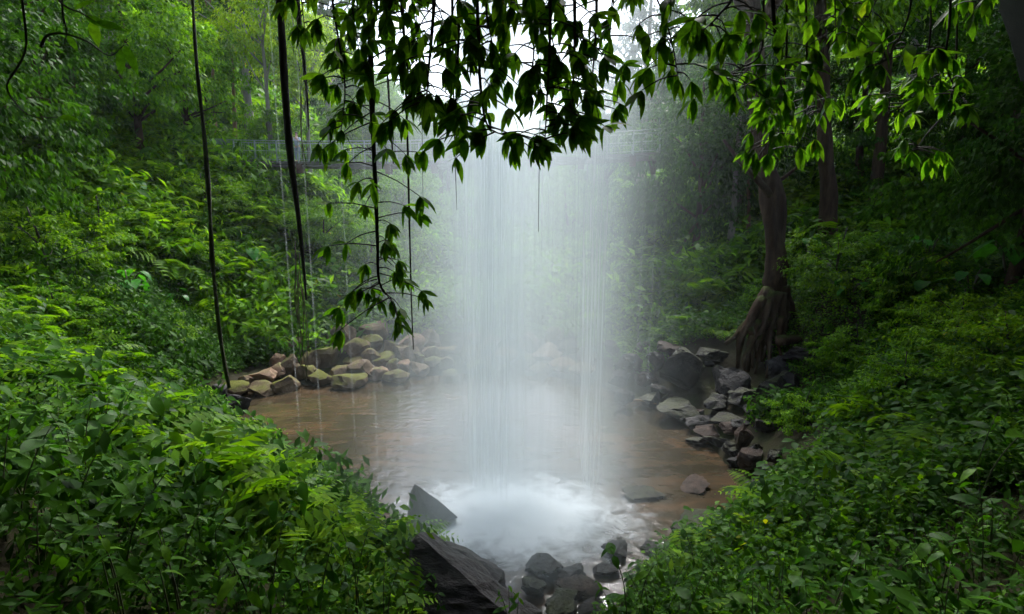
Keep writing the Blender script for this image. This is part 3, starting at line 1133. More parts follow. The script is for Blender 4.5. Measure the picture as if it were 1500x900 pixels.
# left wood
T = [
    ('rainforest_tree', 'tall', 20, 36, 1.1, 'tall dark tree rising in the top left corner of the photo'),
    ('rainforest_tree', 'tall', 120, 41, 1.15, 'tall dark tree, second from the left in the wood above the slope'),
    ('rainforest_tree', 'tall', 205, 46, 1.2, 'tall dark tree just left of the small patch of white sky'),
    ('rainforest_tree', 'tall', 310, 50, 1.15, 'tall tree just right of the small patch of white sky'),
    ('rainforest_tree', 'tall', 390, 56, 1.2, 'tall misty tree with hanging foliage behind the bridge railing'),
    ('rainforest_tree', 'tall', 500, 62, 1.0, 'tall hazy tree behind the left leaf hung vine'),
    ('slender_tree', 'slim', 365, 46, 1.0, 'slender tree with an orange brown trunk rising behind the bridge end'),
    ('slender_tree', 'slim', 340, 44, .9, 'thin orange trunked tree left of its taller neighbour by the bridge'),
    ('slender_tree', 'slim', 282, 52, 1.1, 'thin straight trunk left of the bridge against dark foliage'),
    ('lime_tree', 'lime', 418, 42, .8, 'bright yellow green tree behind the two hanging roots'),
    ('lime_tree', 'lime', 468, 44, .72, 'yellow green tree crown right of the two hanging roots'),
    ('lime_tree', 'lime', 380, 66, 1.3, 'pale yellow green crown high at the top left of the hanging roots'),
    ('leafy_tree', 'lush', 235, 31, .95, 'rounded bright green tree standing on the left slope'),
    ('leafy_tree', 'lush', 300, 37, .8, 'small bright green tree in front of the bridge abutment'),
    ('leafy_tree', 'broad', 150, 30, .95, 'mid green tree above the left slope beside the dark corner tree'),
    ('leafy_tree', 'broad', 330, 44, .9, 'rounded tree with pale leaves above the bridge end'),
    ('leafy_tree', 'lush', 415, 43, .55, 'small tree growing just behind the bridge railing'),
    ('drooping_tree', 'droop', 30, 20, 1.0, 'dark glossy tree overhanging the left edge of the slope'),
    ('drooping_tree', 'droop', -60, 16, 1.0, 'dark tree cut by the left edge of the photo'),
    ('drooping_tree', 'droop', 95, 25, 1.0, 'dark tree right behind the glossy tree at the left edge'),
    # far side of the gorge, seen through the falling water
    ('misty_tree', 'broad', 560, 60, 1.0, 'hazy tree behind the bridge left of the falling water'),
    ('misty_tree', 'lush', 600, 46, .7, 'pale hazy tree below the bridge left of the falling water'),
    ('misty_tree', 'broad', 650, 74, 1.2, 'faint tree behind the left edge of the waterfall'),
    ('misty_tree', 'lush', 700, 60, .8, 'faint low tree behind the white core of the waterfall'),
    ('misty_tree', 'broad', 790, 84, 1.1, 'faintest tree far behind the middle of the waterfall'),
    ('misty_tree', 'lush', 830, 58, .9, 'faint green tree behind the right half of the waterfall'),
    ('misty_tree', 'broad', 880, 66, 1.3, 'faint tree behind the right edge of the waterfall'),
    ('misty_tree', 'lush', 545, 33, .42, 'small leafy tree behind the boulders at the left of the pile'),
    ('misty_tree', 'lush', 480, 32, .42, 'small leafy tree on the slope behind the thick hanging root'),
    ('misty_tree', 'broad', 735, 98, 1.3, 'faintest broad tree behind the white core of the waterfall'),
    ('misty_tree', 'broad', 830, 104, 1.4, 'faintest broad tree behind the right half of the waterfall'),
    ('misty_tree', 'broad', 660, 100, 1.4, 'faintest broad tree left of the white core of the waterfall'),
    # right wood
    ('drooping_tree', 'droop', 1010, 31, 1.15, 'dark drooping tree just right of the waterfall'),
    ('drooping_tree', 'droop', 950, 40, 1.2, 'misty drooping tree at the right end of the bridge'),
    ('drooping_tree', 'droop', 1075, 34, 1.3, 'dark tree behind the pale trunk right of the waterfall'),
    ('rainforest_tree', 'tall', 930, 58, 1.1, 'tall misty tree right of the waterfall top'),
    ('rainforest_tree', 'tall', 1040, 46, 1.1, 'tall dark tree behind the drooping tree right of the waterfall'),
    ('rainforest_tree', 'tall', 1160, 38, 1.0, 'tall dark tree between the two big right hand trunks'),
    ('rainforest_tree', 'tall', 1290, 33, 1.0, 'tall dark tree behind the right slope, left of the cliff corner'),
    ('rainforest_tree', 'tall', 1420, 30, 1.0, 'tall dark tree at the top right of the photo'),
    ('drooping_tree', 'droop', 1470, 14.5, .85, 'low dark tree leaning out under the cliff at the top right corner'),
    ('added_shade_tree', 'broad', 1262, 27, 1.0, 'tree added for shade, dark trunk between the shaded tree and the right edge'),  # this tree and the next are added so their high crowns darken the bank
    ('added_shade_tree', 'broad', 1440, 26, 1.1, 'tree added for shade, dark trunk rising near the top right corner'),
    ('drooping_tree', 'droop', 1240, 29, 1.0, 'low dark tree on the shaded right slope'),
    ('drooping_tree', 'droop', 1370, 27, 1.0, 'low dark tree on the shaded slope near the right edge'),
    ('drooping_tree', 'droop', 1500, 23, 1.0, 'low dark tree cut by the right edge of the photo'),
]
for i, (nm, key, px, Y, s, lab) in enumerate(T):
    tree(nm, key, px, Y, s, lab, rz=i * 1.37, sz=1.75 if nm == 'added_shade_tree' else None, group={'added_shade_tree': 'tall trees added to shade the right bank', 'rainforest_tree': 'tall trees of the gorge wood', 'slender_tree': 'thin orange trunks by the bridge', 'lime_tree': 'yellow green trees', 'leafy_tree': 'leafy trees of the left wood', 'drooping_tree': 'dark drooping trees', 'misty_tree': 'hazy trees behind the pool'}[nm])


# ------------------------------------------------------------------ rocks
def rock_mesh(name, seed, size, mat, cuts=7, sub=3, rough=0.10, flat=1.0):
    rr = random.Random(seed)
    bm = bmesh.new()
    bmesh.ops.create_icosphere(bm, subdivisions=sub, radius=1.0)
    planes = []
    for _ in range(cuts):
        n = Vector((rr.gauss(0, 1), rr.gauss(0, 1), rr.gauss(0, .8))).normalized()
        planes.append((n, rr.uniform(.36, .78)))
    off = Vector((seed * 3.7, seed * 1.3, seed * 0.7))
    for v in bm.verts:
        p = v.co.copy()
        for n, d in planes:
            e = p.dot(n) - d
            if e > 0:
                p -= n * e
        p *= 1 + rough * 1.5 * noise.fractal(p * 1.2 + off, 1.0, 2.0, 3) + rough * .9 * noise.noise(p * 4.5 + off) * abs(noise.noise(p * 2 + off)) * 2 - rough * .55 * max(0, .16 - abs(noise.noise(p * 2.3 + off * 2))) * 6
        v.co = Vector((p.x * size[0], p.y * size[1], p.z * size[2]))
    me = bpy.data.meshes.new(name)
    bm.to_mesh(me)
    bm.free()
    me.polygons.foreach_set('use_smooth', [True] * len(me.polygons))
    me.set_sharp_from_angle(angle=R(24))
    me.materials.append(mat)
    return me


def hull_rock(name, pts, mat, label, seed=0, cuts=5, amp_=0.05, group=None, strata=0.0):
    P = [at(*p) for p in pts]
    c = sum(P, Vector()) / len(P)
    bm = bmesh.new()
    for p in P:
        bm.verts.new(p - c)
    r = bmesh.ops.convex_hull(bm, input=bm.verts)
    bmesh.ops.delete(bm, geom=list({g for g in r['geom_interior'] + r['geom_unused'] if isinstance(g, bmesh.types.BMVert)}), context='VERTS')
    bmesh.ops.subdivide_edges(bm, edges=bm.edges, cuts=cuts, use_grid_fill=True)
    bmesh.ops.triangulate(bm, faces=bm.faces)
    bmesh.ops.subdivide_edges(bm, edges=bm.edges, cuts=1)
    bm.normal_update()
    off = Vector((seed * 2.3, seed, 5.0))
    for v in bm.verts:
        q = v.co
        d = noise.fractal(q * 1.8 + off, 1.0, 2.0, 5) * amp_
        if strata:
            h = q.z * 9 + q.x * 6 + noise.noise(q * 1.5) * 1.2
            d += strata * (abs((h % 1.0) - .5) - .25)
        v.co = q + v.normal * d
    me_ = bpy.data.meshes.new(name)
    bm.to_mesh(me_)
    bm.free()
    me_.materials.append(mat)
    o = link(name, me_)
    o.location = c
    return tag(o, label, 'rock', group)


# the pile of boulders on the far shore: (px, py, width, height in the photograph, colour)
PILE = [(503, 498, 34, 27, 0), (548, 486, 33, 28, 0), (457, 533, 29, 29, 0), (480, 523, 36, 32, 0), (437, 514, 29, 22, 1), (460, 504, 28, 22, 0), (412, 511, 24, 18, 1), (402, 531, 23, 16, 1),
        (425, 541, 30, 22, 0), (383, 556, 28, 22, 1), (415, 564, 40, 22, 0), (377, 574, 30, 15, 0), (400, 548, 26, 18, 1), (500, 546, 28, 18, 0), (507, 559, 38, 19, 0), (529, 547, 32, 20, 0), (554, 550, 27, 17, 1),
        (582, 551, 31, 18, 0), (613, 543, 28, 19, 0), (590, 521, 38, 24, 0), (563, 528, 25, 18, 0), (540, 528, 31, 22, 0), (522, 518, 30, 22, 0), (545, 506, 30, 20, 0), (528, 501, 18, 14, 1), (628, 504, 27, 27, 0),
        (631, 522, 22, 16, 1), (593, 539, 23, 15, 1), (651, 517, 30, 20, 1), (654, 538, 25, 16, 0), (634, 534, 27, 15, 0), (683, 497, 30, 17, 1), (671, 511, 28, 17, 1), (688, 524, 30, 18, 0), (701, 543, 30, 17, 0),
        (738, 521, 34, 20, 1), (754, 494, 26, 19, 0), (778, 507, 36, 22, 1), (768, 531, 30, 19, 0), (340, 571, 28, 17, 0), (358, 567, 23, 15, 0), (444, 551, 27, 17, 0), (468, 554, 32, 17, 0), (577, 537, 24, 16, 0),
        (604, 508, 34, 22, 1), (720, 507, 28, 18, 1), (715, 532, 25, 14, 0), (800, 520, 34, 22, 1), (812, 497, 30, 20, 0), (835, 512, 34, 22, 0), (828, 536, 32, 19, 1), (862, 524, 30, 22, 0), (855, 546, 30, 17, 0),
        (793, 545, 28, 15, 0), (742, 545, 30, 14, 0), (875, 500, 28, 20, 0), (570, 511, 26, 18, 0), (486, 503, 20, 15, 1), (517, 533, 22, 15, 0), (660, 551, 24, 10, 0), (610, 527, 22, 14, 0), (700, 515, 22, 14, 0)]
used = {}


def shore_place(px):
    for lim, txt in ((372, 'beside the mossy rope vine'), (440, 'left of the thick root'), (500, 'right of the thick root'), (560, 'below the leafy vine'),
                     (620, 'by the thin black root'), (700, 'left of the falling water'), (790, 'behind the white core')):
        if px < lim:
            return txt
    return "behind the fall's right half"


for i, (px, py, wd, ht, col) in enumerate(PILE):
    foot = hit(px, py + ht * .42, 12.0)
    t = (foot - CAM).length
    sx = wd * (1.36 + .22 * math.sin(i * 2.3)) / 2 / FPX * t
    sz = ht * (1.4 + .2 * math.cos(i * 1.7)) / 2 / FPX * t
    me_ = rock_mesh('boulder', 100 + i, (sx, sx * .9, sz), M['boulder_tan' if col else 'boulder'], 5, 3, .14)
    o = link('boulder', me_)
    o.location = foot + Vector((0, sx * .3, sz * .6))
    o.rotation_euler = (0, 0, RNG.uniform(-.5, .5))
    row = 'at the waterline' if py > 540 else ('atop the pile' if py < 509 else 'midway up')
    size = 'large' if wd >= 33 else ('medium' if wd >= 27 else 'small')
    tag(o, '%s %s boulder %s %s' % (size, 'bare tan' if col else 'mossy brown', row, shore_place(px)), 'boulder', 'boulders piled on the far shore')

# stones of the right shore and the near shore: (px, py, width, height, material, kind, label)
STONES = [
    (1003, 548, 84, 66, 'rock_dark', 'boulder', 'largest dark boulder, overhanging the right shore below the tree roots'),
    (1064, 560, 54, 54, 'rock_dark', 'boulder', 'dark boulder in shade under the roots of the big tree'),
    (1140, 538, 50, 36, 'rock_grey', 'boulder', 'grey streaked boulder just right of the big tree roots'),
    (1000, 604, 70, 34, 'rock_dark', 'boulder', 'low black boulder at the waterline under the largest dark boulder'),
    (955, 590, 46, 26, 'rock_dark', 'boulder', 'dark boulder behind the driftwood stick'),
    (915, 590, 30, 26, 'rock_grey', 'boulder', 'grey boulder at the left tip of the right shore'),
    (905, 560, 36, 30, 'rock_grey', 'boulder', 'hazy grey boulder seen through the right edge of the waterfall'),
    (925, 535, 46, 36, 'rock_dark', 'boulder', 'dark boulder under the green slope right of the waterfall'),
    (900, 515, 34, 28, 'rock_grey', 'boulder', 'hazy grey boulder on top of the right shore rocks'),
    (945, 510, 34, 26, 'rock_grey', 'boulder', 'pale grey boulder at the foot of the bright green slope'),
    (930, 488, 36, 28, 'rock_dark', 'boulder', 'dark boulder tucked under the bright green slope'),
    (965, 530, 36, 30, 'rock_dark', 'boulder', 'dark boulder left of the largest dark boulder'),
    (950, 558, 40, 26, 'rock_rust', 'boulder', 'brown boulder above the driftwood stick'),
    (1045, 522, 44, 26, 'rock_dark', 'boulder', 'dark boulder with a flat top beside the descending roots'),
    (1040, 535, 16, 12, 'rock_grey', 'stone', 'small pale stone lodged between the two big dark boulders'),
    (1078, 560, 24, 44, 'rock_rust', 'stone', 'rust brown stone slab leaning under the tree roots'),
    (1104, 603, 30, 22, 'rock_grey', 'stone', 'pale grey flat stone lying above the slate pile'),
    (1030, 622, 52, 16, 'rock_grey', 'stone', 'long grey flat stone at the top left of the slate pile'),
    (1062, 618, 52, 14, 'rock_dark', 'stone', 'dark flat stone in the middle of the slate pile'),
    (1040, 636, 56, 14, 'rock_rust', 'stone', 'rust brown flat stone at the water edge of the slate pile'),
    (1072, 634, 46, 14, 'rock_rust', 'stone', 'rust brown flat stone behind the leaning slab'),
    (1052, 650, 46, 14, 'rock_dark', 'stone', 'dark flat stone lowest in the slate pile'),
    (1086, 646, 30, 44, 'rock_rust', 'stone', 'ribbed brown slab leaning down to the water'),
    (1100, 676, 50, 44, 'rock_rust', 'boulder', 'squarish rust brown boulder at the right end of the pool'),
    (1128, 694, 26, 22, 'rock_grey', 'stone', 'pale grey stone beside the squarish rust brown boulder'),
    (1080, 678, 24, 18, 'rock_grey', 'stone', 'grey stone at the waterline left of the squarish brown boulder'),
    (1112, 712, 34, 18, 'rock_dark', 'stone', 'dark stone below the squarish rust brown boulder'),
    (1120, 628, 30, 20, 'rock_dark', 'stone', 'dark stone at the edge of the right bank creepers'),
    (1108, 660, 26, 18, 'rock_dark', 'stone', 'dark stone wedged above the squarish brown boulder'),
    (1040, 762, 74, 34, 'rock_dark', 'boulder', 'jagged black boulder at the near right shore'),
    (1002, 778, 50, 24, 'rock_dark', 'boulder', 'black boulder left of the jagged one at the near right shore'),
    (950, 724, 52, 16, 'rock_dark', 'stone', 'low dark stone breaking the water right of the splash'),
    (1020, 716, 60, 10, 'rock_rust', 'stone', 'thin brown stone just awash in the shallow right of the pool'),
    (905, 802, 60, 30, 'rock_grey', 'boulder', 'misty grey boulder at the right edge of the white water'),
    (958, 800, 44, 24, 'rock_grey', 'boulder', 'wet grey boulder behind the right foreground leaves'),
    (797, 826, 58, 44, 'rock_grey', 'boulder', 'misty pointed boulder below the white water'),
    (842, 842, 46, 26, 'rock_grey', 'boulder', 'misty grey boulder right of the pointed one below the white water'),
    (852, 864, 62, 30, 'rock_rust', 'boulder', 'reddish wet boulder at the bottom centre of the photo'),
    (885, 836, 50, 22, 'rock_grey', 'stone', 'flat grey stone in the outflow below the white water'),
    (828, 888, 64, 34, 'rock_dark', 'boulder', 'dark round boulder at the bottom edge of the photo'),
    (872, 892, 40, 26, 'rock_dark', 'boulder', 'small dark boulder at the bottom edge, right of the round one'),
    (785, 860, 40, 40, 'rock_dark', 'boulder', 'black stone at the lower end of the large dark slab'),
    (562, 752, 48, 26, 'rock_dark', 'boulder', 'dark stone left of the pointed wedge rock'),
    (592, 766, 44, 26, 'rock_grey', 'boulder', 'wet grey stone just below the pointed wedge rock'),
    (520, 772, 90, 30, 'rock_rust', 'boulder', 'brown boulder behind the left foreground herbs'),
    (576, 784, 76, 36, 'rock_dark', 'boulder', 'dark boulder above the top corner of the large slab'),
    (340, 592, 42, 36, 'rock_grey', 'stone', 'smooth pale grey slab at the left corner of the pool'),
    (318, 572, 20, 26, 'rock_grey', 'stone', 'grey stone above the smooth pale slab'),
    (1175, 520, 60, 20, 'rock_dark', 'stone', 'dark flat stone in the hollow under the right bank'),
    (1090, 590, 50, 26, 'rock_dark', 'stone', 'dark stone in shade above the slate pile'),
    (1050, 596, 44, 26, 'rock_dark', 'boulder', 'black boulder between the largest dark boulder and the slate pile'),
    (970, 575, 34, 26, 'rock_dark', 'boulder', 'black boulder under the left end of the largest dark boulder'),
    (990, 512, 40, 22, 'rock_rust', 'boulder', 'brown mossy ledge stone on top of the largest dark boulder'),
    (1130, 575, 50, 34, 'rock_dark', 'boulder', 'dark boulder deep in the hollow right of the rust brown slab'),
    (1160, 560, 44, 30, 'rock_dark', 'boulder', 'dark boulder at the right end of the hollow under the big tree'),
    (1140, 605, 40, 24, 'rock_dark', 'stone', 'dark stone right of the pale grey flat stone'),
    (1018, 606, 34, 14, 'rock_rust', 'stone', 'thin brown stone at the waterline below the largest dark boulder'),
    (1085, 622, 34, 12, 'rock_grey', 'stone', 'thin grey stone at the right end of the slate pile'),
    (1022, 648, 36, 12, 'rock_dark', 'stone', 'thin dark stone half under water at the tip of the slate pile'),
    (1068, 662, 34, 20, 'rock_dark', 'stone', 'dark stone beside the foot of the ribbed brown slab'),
    (1136, 672, 30, 26, 'rock_dark', 'stone', 'dark stone half under leaves right of the squarish brown boulder'),
]
for i, (px, py, wd, ht, mt, nm, lab) in enumerate(STONES):
    foot = hit(px, py + ht * .40, 7.0 if py > 700 else 10.0)
    t = (foot - CAM).length
    sx = wd * 1.22 / 2 / FPX * t
    sz = ht * (.68 if py > 790 else .85 if py > 700 else 1.2) / 2 / FPX * t
    me_ = rock_mesh(nm, 300 + i, (sx, max(sx * .9, sz * .9), sz), M[mt], 18, 4, 0.16)
    o = link(nm, me_)
    o.location = foot + Vector((0, sx * .25, sz * .6))
    o.rotation_euler = (RNG.uniform(-.12, .12), RNG.uniform(-.15, .15), RNG.uniform(-.4, .4))
    tag(o, lab, nm, 'dark rocks of the right and near shores')

hull_rock('rock_slab', [(610, 782, 8.1), (622, 779, 8.4), (640, 789, 8.9), (792, 897, 7.4), (752, 908, 6.9), (572, 840, 8.0), (575, 915, 7.4), (770, 950, 6.8), (690, 925, 8.9), (600, 800, 8.9)],
          M['slab'], 'large dark ridged slab slanting across the bottom centre of the photo', 3, 7, .07, strata=.07)
hull_rock('rock_slab', [(648, 796, 8.9), (662, 793, 9.3), (692, 806, 9.4), (738, 836, 8.9), (728, 856, 8.5), (655, 850, 9.3), (745, 875, 9.0), (700, 860, 8.5)],
          M['slab'], 'smaller black slab just behind the large ridged slab', 4, 5, .05, strata=.05)
hull_rock('wedge_rock', [(607, 709, 11.3), (600, 722, 11.5), (596, 768, 11.2), (672, 758, 11.2), (640, 772, 11.0), (618, 716, 11.7), (610, 768, 12.1), (660, 765, 11.9), (630, 728, 11.3)],
          M['rock_grey'], 'pointed triangular grey rock standing at the left edge of the white water', 5, 5, .03)

# ------------------------------------------------------------------ overhanging cliff that the camera stands under
def lip_y(x):
    return 10.2 - 0.03 * (x + 2) ** 2 * (x < -2) * .4 + np.clip((x - 6) / 8, 0, 1) * 5


def lip_z(x):
    return 14.8 - np.clip((x - 6) / 7, 0, 1) * 5.8 - np.clip((-x - 9) / 8, 0, 1) * 3.0  # right end of the lip drops and juts forward, shaped to darken that side


cv, rows, npf = [], np.linspace(-34, 34, 86), 26
for x in rows:
    ly, lz = float(lip_y(x)), float(lip_z(x))
    prof = []
    for k in range(17):
        s_ = k / 16
        prof.append((-9 + (ly + 9) * s_, 3 + (lz - 3) * min(1, s_ * 2.1) ** .55))
    prof += [(ly + .5, lz + 1.2), (ly + .3, lz + 3), (ly - 1, lz + 5), (ly - 4, lz + 7), (-2, lz + 8), (-9, lz + 9), (-14, lz + 9), (-14, 0), (-10, 0)]
    for (yy, zz) in prof:
        p = Vector((x, yy, zz))
        n_ = noise.fractal(p * .35, 1.0, 2.0, 5) * 1.1
        cv.append((x + n_ * .3, yy + n_ * .8, zz + n_ * .6))
K = len(prof)
cf = [(i * K + k, i * K + (k + 1) % K, (i + 1) * K + (k + 1) % K, (i + 1) * K + k) for i in range(len(rows) - 1) for k in range(K)]
tag(link('cliff', mesh_np('cliff', cv, cf, M['cliff'])), kind='structure')

# ------------------------------------------------------------------ big tree on the right bank and its neighbours
def big_tree():
    path = [at(1128, 512, 19.6), at(1137, 450, 19.6), at(1137, 390, 19.7), at(1130, 300, 19.8), at(1116, 215, 19.9), at(1106, 110, 20.0), at(1098, 0, 20.0), at(1090, -130, 20.0)]
    base = path[0] + Vector((0, 0, -.6))
    o = empty('big_tree', base, 0, 'big tree with spreading buttress roots on the right bank beside the pool', 'tree')
    P = smooth_path([p - base for p in path], 26)
    b_ = MB()
    b_.tube(P, [.5, .46, .44, .42, .40, .39, .38] + [.37 - .008 * i for i in range(19)], 16, lump=.75)
    b_.build('trunk', M['bark'], o)
    roots = [
        [(1128, 425, 19.3), (1110, 455, 19.1), (1094, 476, 19.0), (1078, 492, 18.9), (1062, 504, 18.7)],
        [(1132, 430, 19.2), (1116, 460, 19.0), (1104, 490, 18.9), (1098, 520, 18.8), (1095, 545, 18.7)],
        [(1140, 430, 19.2), (1130, 470, 18.9), (1120, 505, 18.8), (1116, 530, 18.7)],
        [(1144, 430, 19.3), (1146, 470, 19.0), (1150, 500, 18.9), (1165, 512, 18.8)],
        [(1148, 420, 19.5), (1160, 455, 19.3), (1180, 480, 19.2)],
        [(1120, 440, 19.2), (1098, 470, 18.9), (1084, 505, 18.8), (1080, 540, 18.7)],
        [(1124, 470, 19.0), (1110, 500, 18.7), (1108, 525, 18.6)],
        [(1136, 460, 19.0), (1126, 490, 18.7), (1128, 520, 18.5), (1122, 555, 18.3)],
        [(1112, 470, 18.9), (1100, 505, 18.6), (1090, 530, 18.5), (1094, 560, 18.3)],
        [(1128, 440, 19.0), (1118, 480, 18.7), (1104, 500, 18.6), (1102, 540, 18.4)],
        [(1146, 465, 19.0), (1140, 495, 18.7), (1144, 525, 18.5)],
        [(1098, 480, 18.8), (1112, 510, 18.6), (1106, 548, 18.4)]]
    for i, r_ in enumerate(roots):
        q = smooth_path([at(*c_) - base for c_ in r_], 12)
        MB().tube(q, [(.2 if i < 7 else .11) * (1 - .065 * k) for k in range(12)], 8, lump=.9).build('root', M['bark'], o)
    MB().tube(smooth_path([at(*c_) - base for c_ in [(1128, 285, 19.7), (1108, 262, 19.4), (1085, 238, 19.2), (1060, 205, 19)]], 9), [.14 - .011 * k for k in range(9)], 7).build('limb', M['bark'], o)
    MB().tube(smooth_path([at(*c_) - base for c_ in [(1122, 275, 19.9), (1146, 262, 19.8), (1168, 245, 19.6)]], 8), [.1 - .008 * k for k in range(8)], 6).build('limb', M['bark'], o)
    MB().tube(smooth_path([at(*c_) - base for c_ in [(1104, 60, 20), (1150, -20, 19.5), (1220, -90, 19)]], 8), [.26 - .02 * k for k in range(8)], 7).build('limb', M['bark'], o)
    MB().tube(smooth_path([at(*c_) - base for c_ in [(1102, 30, 20), (1050, -60, 20.5), (1000, -110, 21)]], 8), [.24 - .02 * k for k in range(8)], 7).build('limb', M['bark'], o)
    cr = link('crown', TREE['broad'][1], o)
    cr.location = at(1110, -190, 20) - base
    cr.scale = (1.05, 1.0, .75)


big_tree()


def bare_trunk(name, pts, r0, mat, label, crown=None, cs=1.0):
    P = [at(*p) for p in pts]
    base = P[0] + Vector((0, 0, -.4))
    o = empty(name, base, 0, label, 'tree', 'trunks on the shaded right bank')
    q = smooth_path([base - base] + [p - base for p in P[1:]], 16)
    MB().tube(q, [r0 * (1.3 * math.exp(-k * .6) * .4 + 1 - .025 * k) for k in range(16)], 10, lump=.4).build('trunk', mat, o)
    cr = link('crown', TREE[crown or 'droop'][1], o)
    cr.location = q[-1]
    cr.scale = (cs, cs, cs * .8)
    return o


bare_trunk('shaded_tree', [(1216, 352, 24), (1212, 270, 24), (1208, 190, 24), (1203, 60, 24), (1200, -60, 24)], .34, M['bark'], 'dark straight trunk on the shaded slope right of the big tree', 'broad', 1.1)
bare_trunk('shaded_tree', [(1072, 345, 29), (1076, 290, 29), (1079, 235, 29), (1084, 170, 29)], .15, M['bark_pale'], 'pale slender trunk between the waterfall and the big tree', 'droop', .7)
bare_trunk('shaded_tree', [(1098, 335, 30), (1096, 270, 30), (1092, 200, 30)], .09, M['bark_warm'], 'thin brown trunk just right of the pale slender trunk', 'droop', .6)

# ------------------------------------------------------------------ hanging roots and vines
def hanging(name, px, py, Y, r_top, r_mid, r_end, mat, label, wob=.05, cat='vine', ztop=16.0, rootlets=0, lump=.3, knots=0):
    b0 = at(px, py, Y)
    o = empty(name, b0, 0, label, cat)
    n = 34
    P, Rd = [], []
    for i in range(n):
        t = i / (n - 1)
        z = (ztop - b0.z) * t
        P.append((wob * math.sin(t * 7 + px) + wob * .5 * math.sin(t * 17 + px), wob * math.cos(t * 6 + px) * .6, z))
        rr = r_end + (r_mid - r_end) * min(1, t / .22) if t < .22 else r_mid + (r_top - r_mid) * min(1, (t - .22) / .4)
        Rd.append(rr * (1 + knots * .5 * noise.noise(Vector((t * 30, px, 0)))))
    MB().tube(P, Rd, 7, lump=lump).build('stem', mat, o)
    rr_ = random.Random(px)
    for k in range(rootlets):
        a, b_ = rr_.uniform(0, 6.28), rr_.uniform(.3, 1.1)
        q0 = Vector((.03 * math.cos(a), .03 * math.sin(a), rr_.uniform(.15, .9)))
        q = [q0, q0 + Vector((.04 * math.cos(a + 1), .04 * math.sin(a), -.4 * b_)), q0 + Vector((.06 * math.cos(a), .05 * math.sin(a), -1.0 * b_)), q0 + Vector((.03 * math.cos(a - 1), .05 * math.sin(a), -1.55 * b_))]
        MB().tube(smooth_path(q, 9), .006, 4).build('rootlet', M['rootlet'], o)
    return o


hanging('rope_vine', 336, 568, 9.0, .022, .034, .026, M['vine_moss'], 'long mossy rope vine hanging down to the left corner of the pool', .06, lump=.6, knots=1.2)
hanging('aerial_root', 441, 440, 8.0, .034, .052, .014, M['vine'], 'thick dark aerial root ending in a brush of pale rootlets above the boulders', .05, 'root', rootlets=9)
hanging('aerial_root', 447, 190, 8.4, .05, .04, .006, M['vine'], 'shorter dark root hanging just right of the thick one', .04, 'root', rootlets=3)
hanging('aerial_root', 441, 120, 8.8, .012, .012, .006, M['vine'], 'thin strand hanging between the two thick roots at the left', .03, 'root')
hanging('aerial_root', 607, 512, 7.2, .014, .014, .007, M['vine'], 'very thin straight black root hanging left of the waterfall', .012, 'root')
hanging('aerial_root', 669, 308, 6.0, .014, .014, .002, M['vine'], 'thin black root hanging before the white core of the waterfall', .01, 'root')
hanging('aerial_root', 790, 340, 6.0, .006, .006, .003, M['vine'], 'hair thin root hanging before the middle of the waterfall', .006, 'root')
hanging('aerial_root', 574, 240, 8.5, .02, .02, .01, M['bark'], 'grey root behind the leafy hanging vine, left of the waterfall', .02, 'root')
hanging('aerial_root', 621, 300, 8.5, .006, .006, .003, M['vine'], 'faint thin root just right of the straight black one', .01, 'root')

# thin separate trickles of water left of the main fall
mt_, tt, ot = new_mat('trickle')
d_ = nd(tt, 'ShaderNodeBsdfDiffuse')
d_.inputs['Color'].default_value = (.85, .9, .93, 1)
l_ = nd(tt, 'ShaderNodeBsdfTranslucent')
l_.inputs['Color'].default_value = (.85, .9, .93, 1)
x1 = nd(tt, 'ShaderNodeMixShader')
tt.links.new(d_.outputs[0], x1.inputs[1])
tt.links.new(l_.outputs[0], x1.inputs[2])
tp_ = nd(tt, 'ShaderNodeBsdfTransparent')
tc_ = nd(tt, 'ShaderNodeTexCoord')
mp_ = nd(tt, 'ShaderNodeMapping')
mp_.inputs['Scale'].default_value = (0, 0, 0.35)
nz_ = nd(tt, 'ShaderNodeTexNoise')
tt.links.new(tc_.outputs['Object'], mp_.inputs['Vector'])
tt.links.new(mp_.outputs[0], nz_.inputs['Vector'])
mr_ = nd(tt, 'ShaderNodeMapRange')
mr_.inputs['From Min'].default_value = .35
mr_.inputs['From Max'].default_value = .7
mr_.inputs['To Min'].default_value = .02
mr_.inputs['To Max'].default_value = .09
tt.links.new(nz_.outputs['Fac'], mr_.inputs['Value'])
x2 = nd(tt, 'ShaderNodeMixShader')
tt.links.new(mr_.outputs[0], x2.inputs[0])
tt.links.new(tp_.outputs[0], x2.inputs[1])
tt.links.new(x1.outputs[0], x2.inputs[2])
tt.links.new(x2.outputs[0], ot.inputs['Surface'])
for px, py, lab in [(443, 690, 'thin trickle falling below the thick hanging root'), (476, 716, 'thin trickle falling between the thick root and the leafy vine'), (556, 735, 'thin trickle falling below the end of the leafy vine'),
                    (590, 725, 'faint trickle just left of the waterfall'), (608, 720, 'faint trickle at the left edge of the waterfall'), (642, 722, 'trickle inside the left edge of the waterfall'),
                    (925, 705, 'thin trickle at the right edge of the waterfall'), (520, 640, 'faintest trickle left of the leafy vine end'), (945, 640, 'faint trickle before the dark right shore')]:
    b0 = on_level(px, py)
    o = link('water_trickle', MB().tube([(0, 0, 0.0), (.01, 0, 6), (0, 0, 12), (0, 0, 18)], [.02, .018, .016, .012], 6).mesh('water_trickle', mt_))
    o.location = b0
    tag(o, lab, 'water', 'thin trickles beside the waterfall')

# ------------------------------------------------------------------ leafy branches hanging before the camera
LV, LF = blade(1, .42, 4, .18, .16, .05)
LEAF = [mesh_np('hanging_leaf', v, f, M['leaf_hang'], True) for v, f in (blade(1, .33, 4, .14, .14, .0), blade(1, .29, 4, .28, .2, .0), blade(1, .37, 4, .08, .1, -.05))]


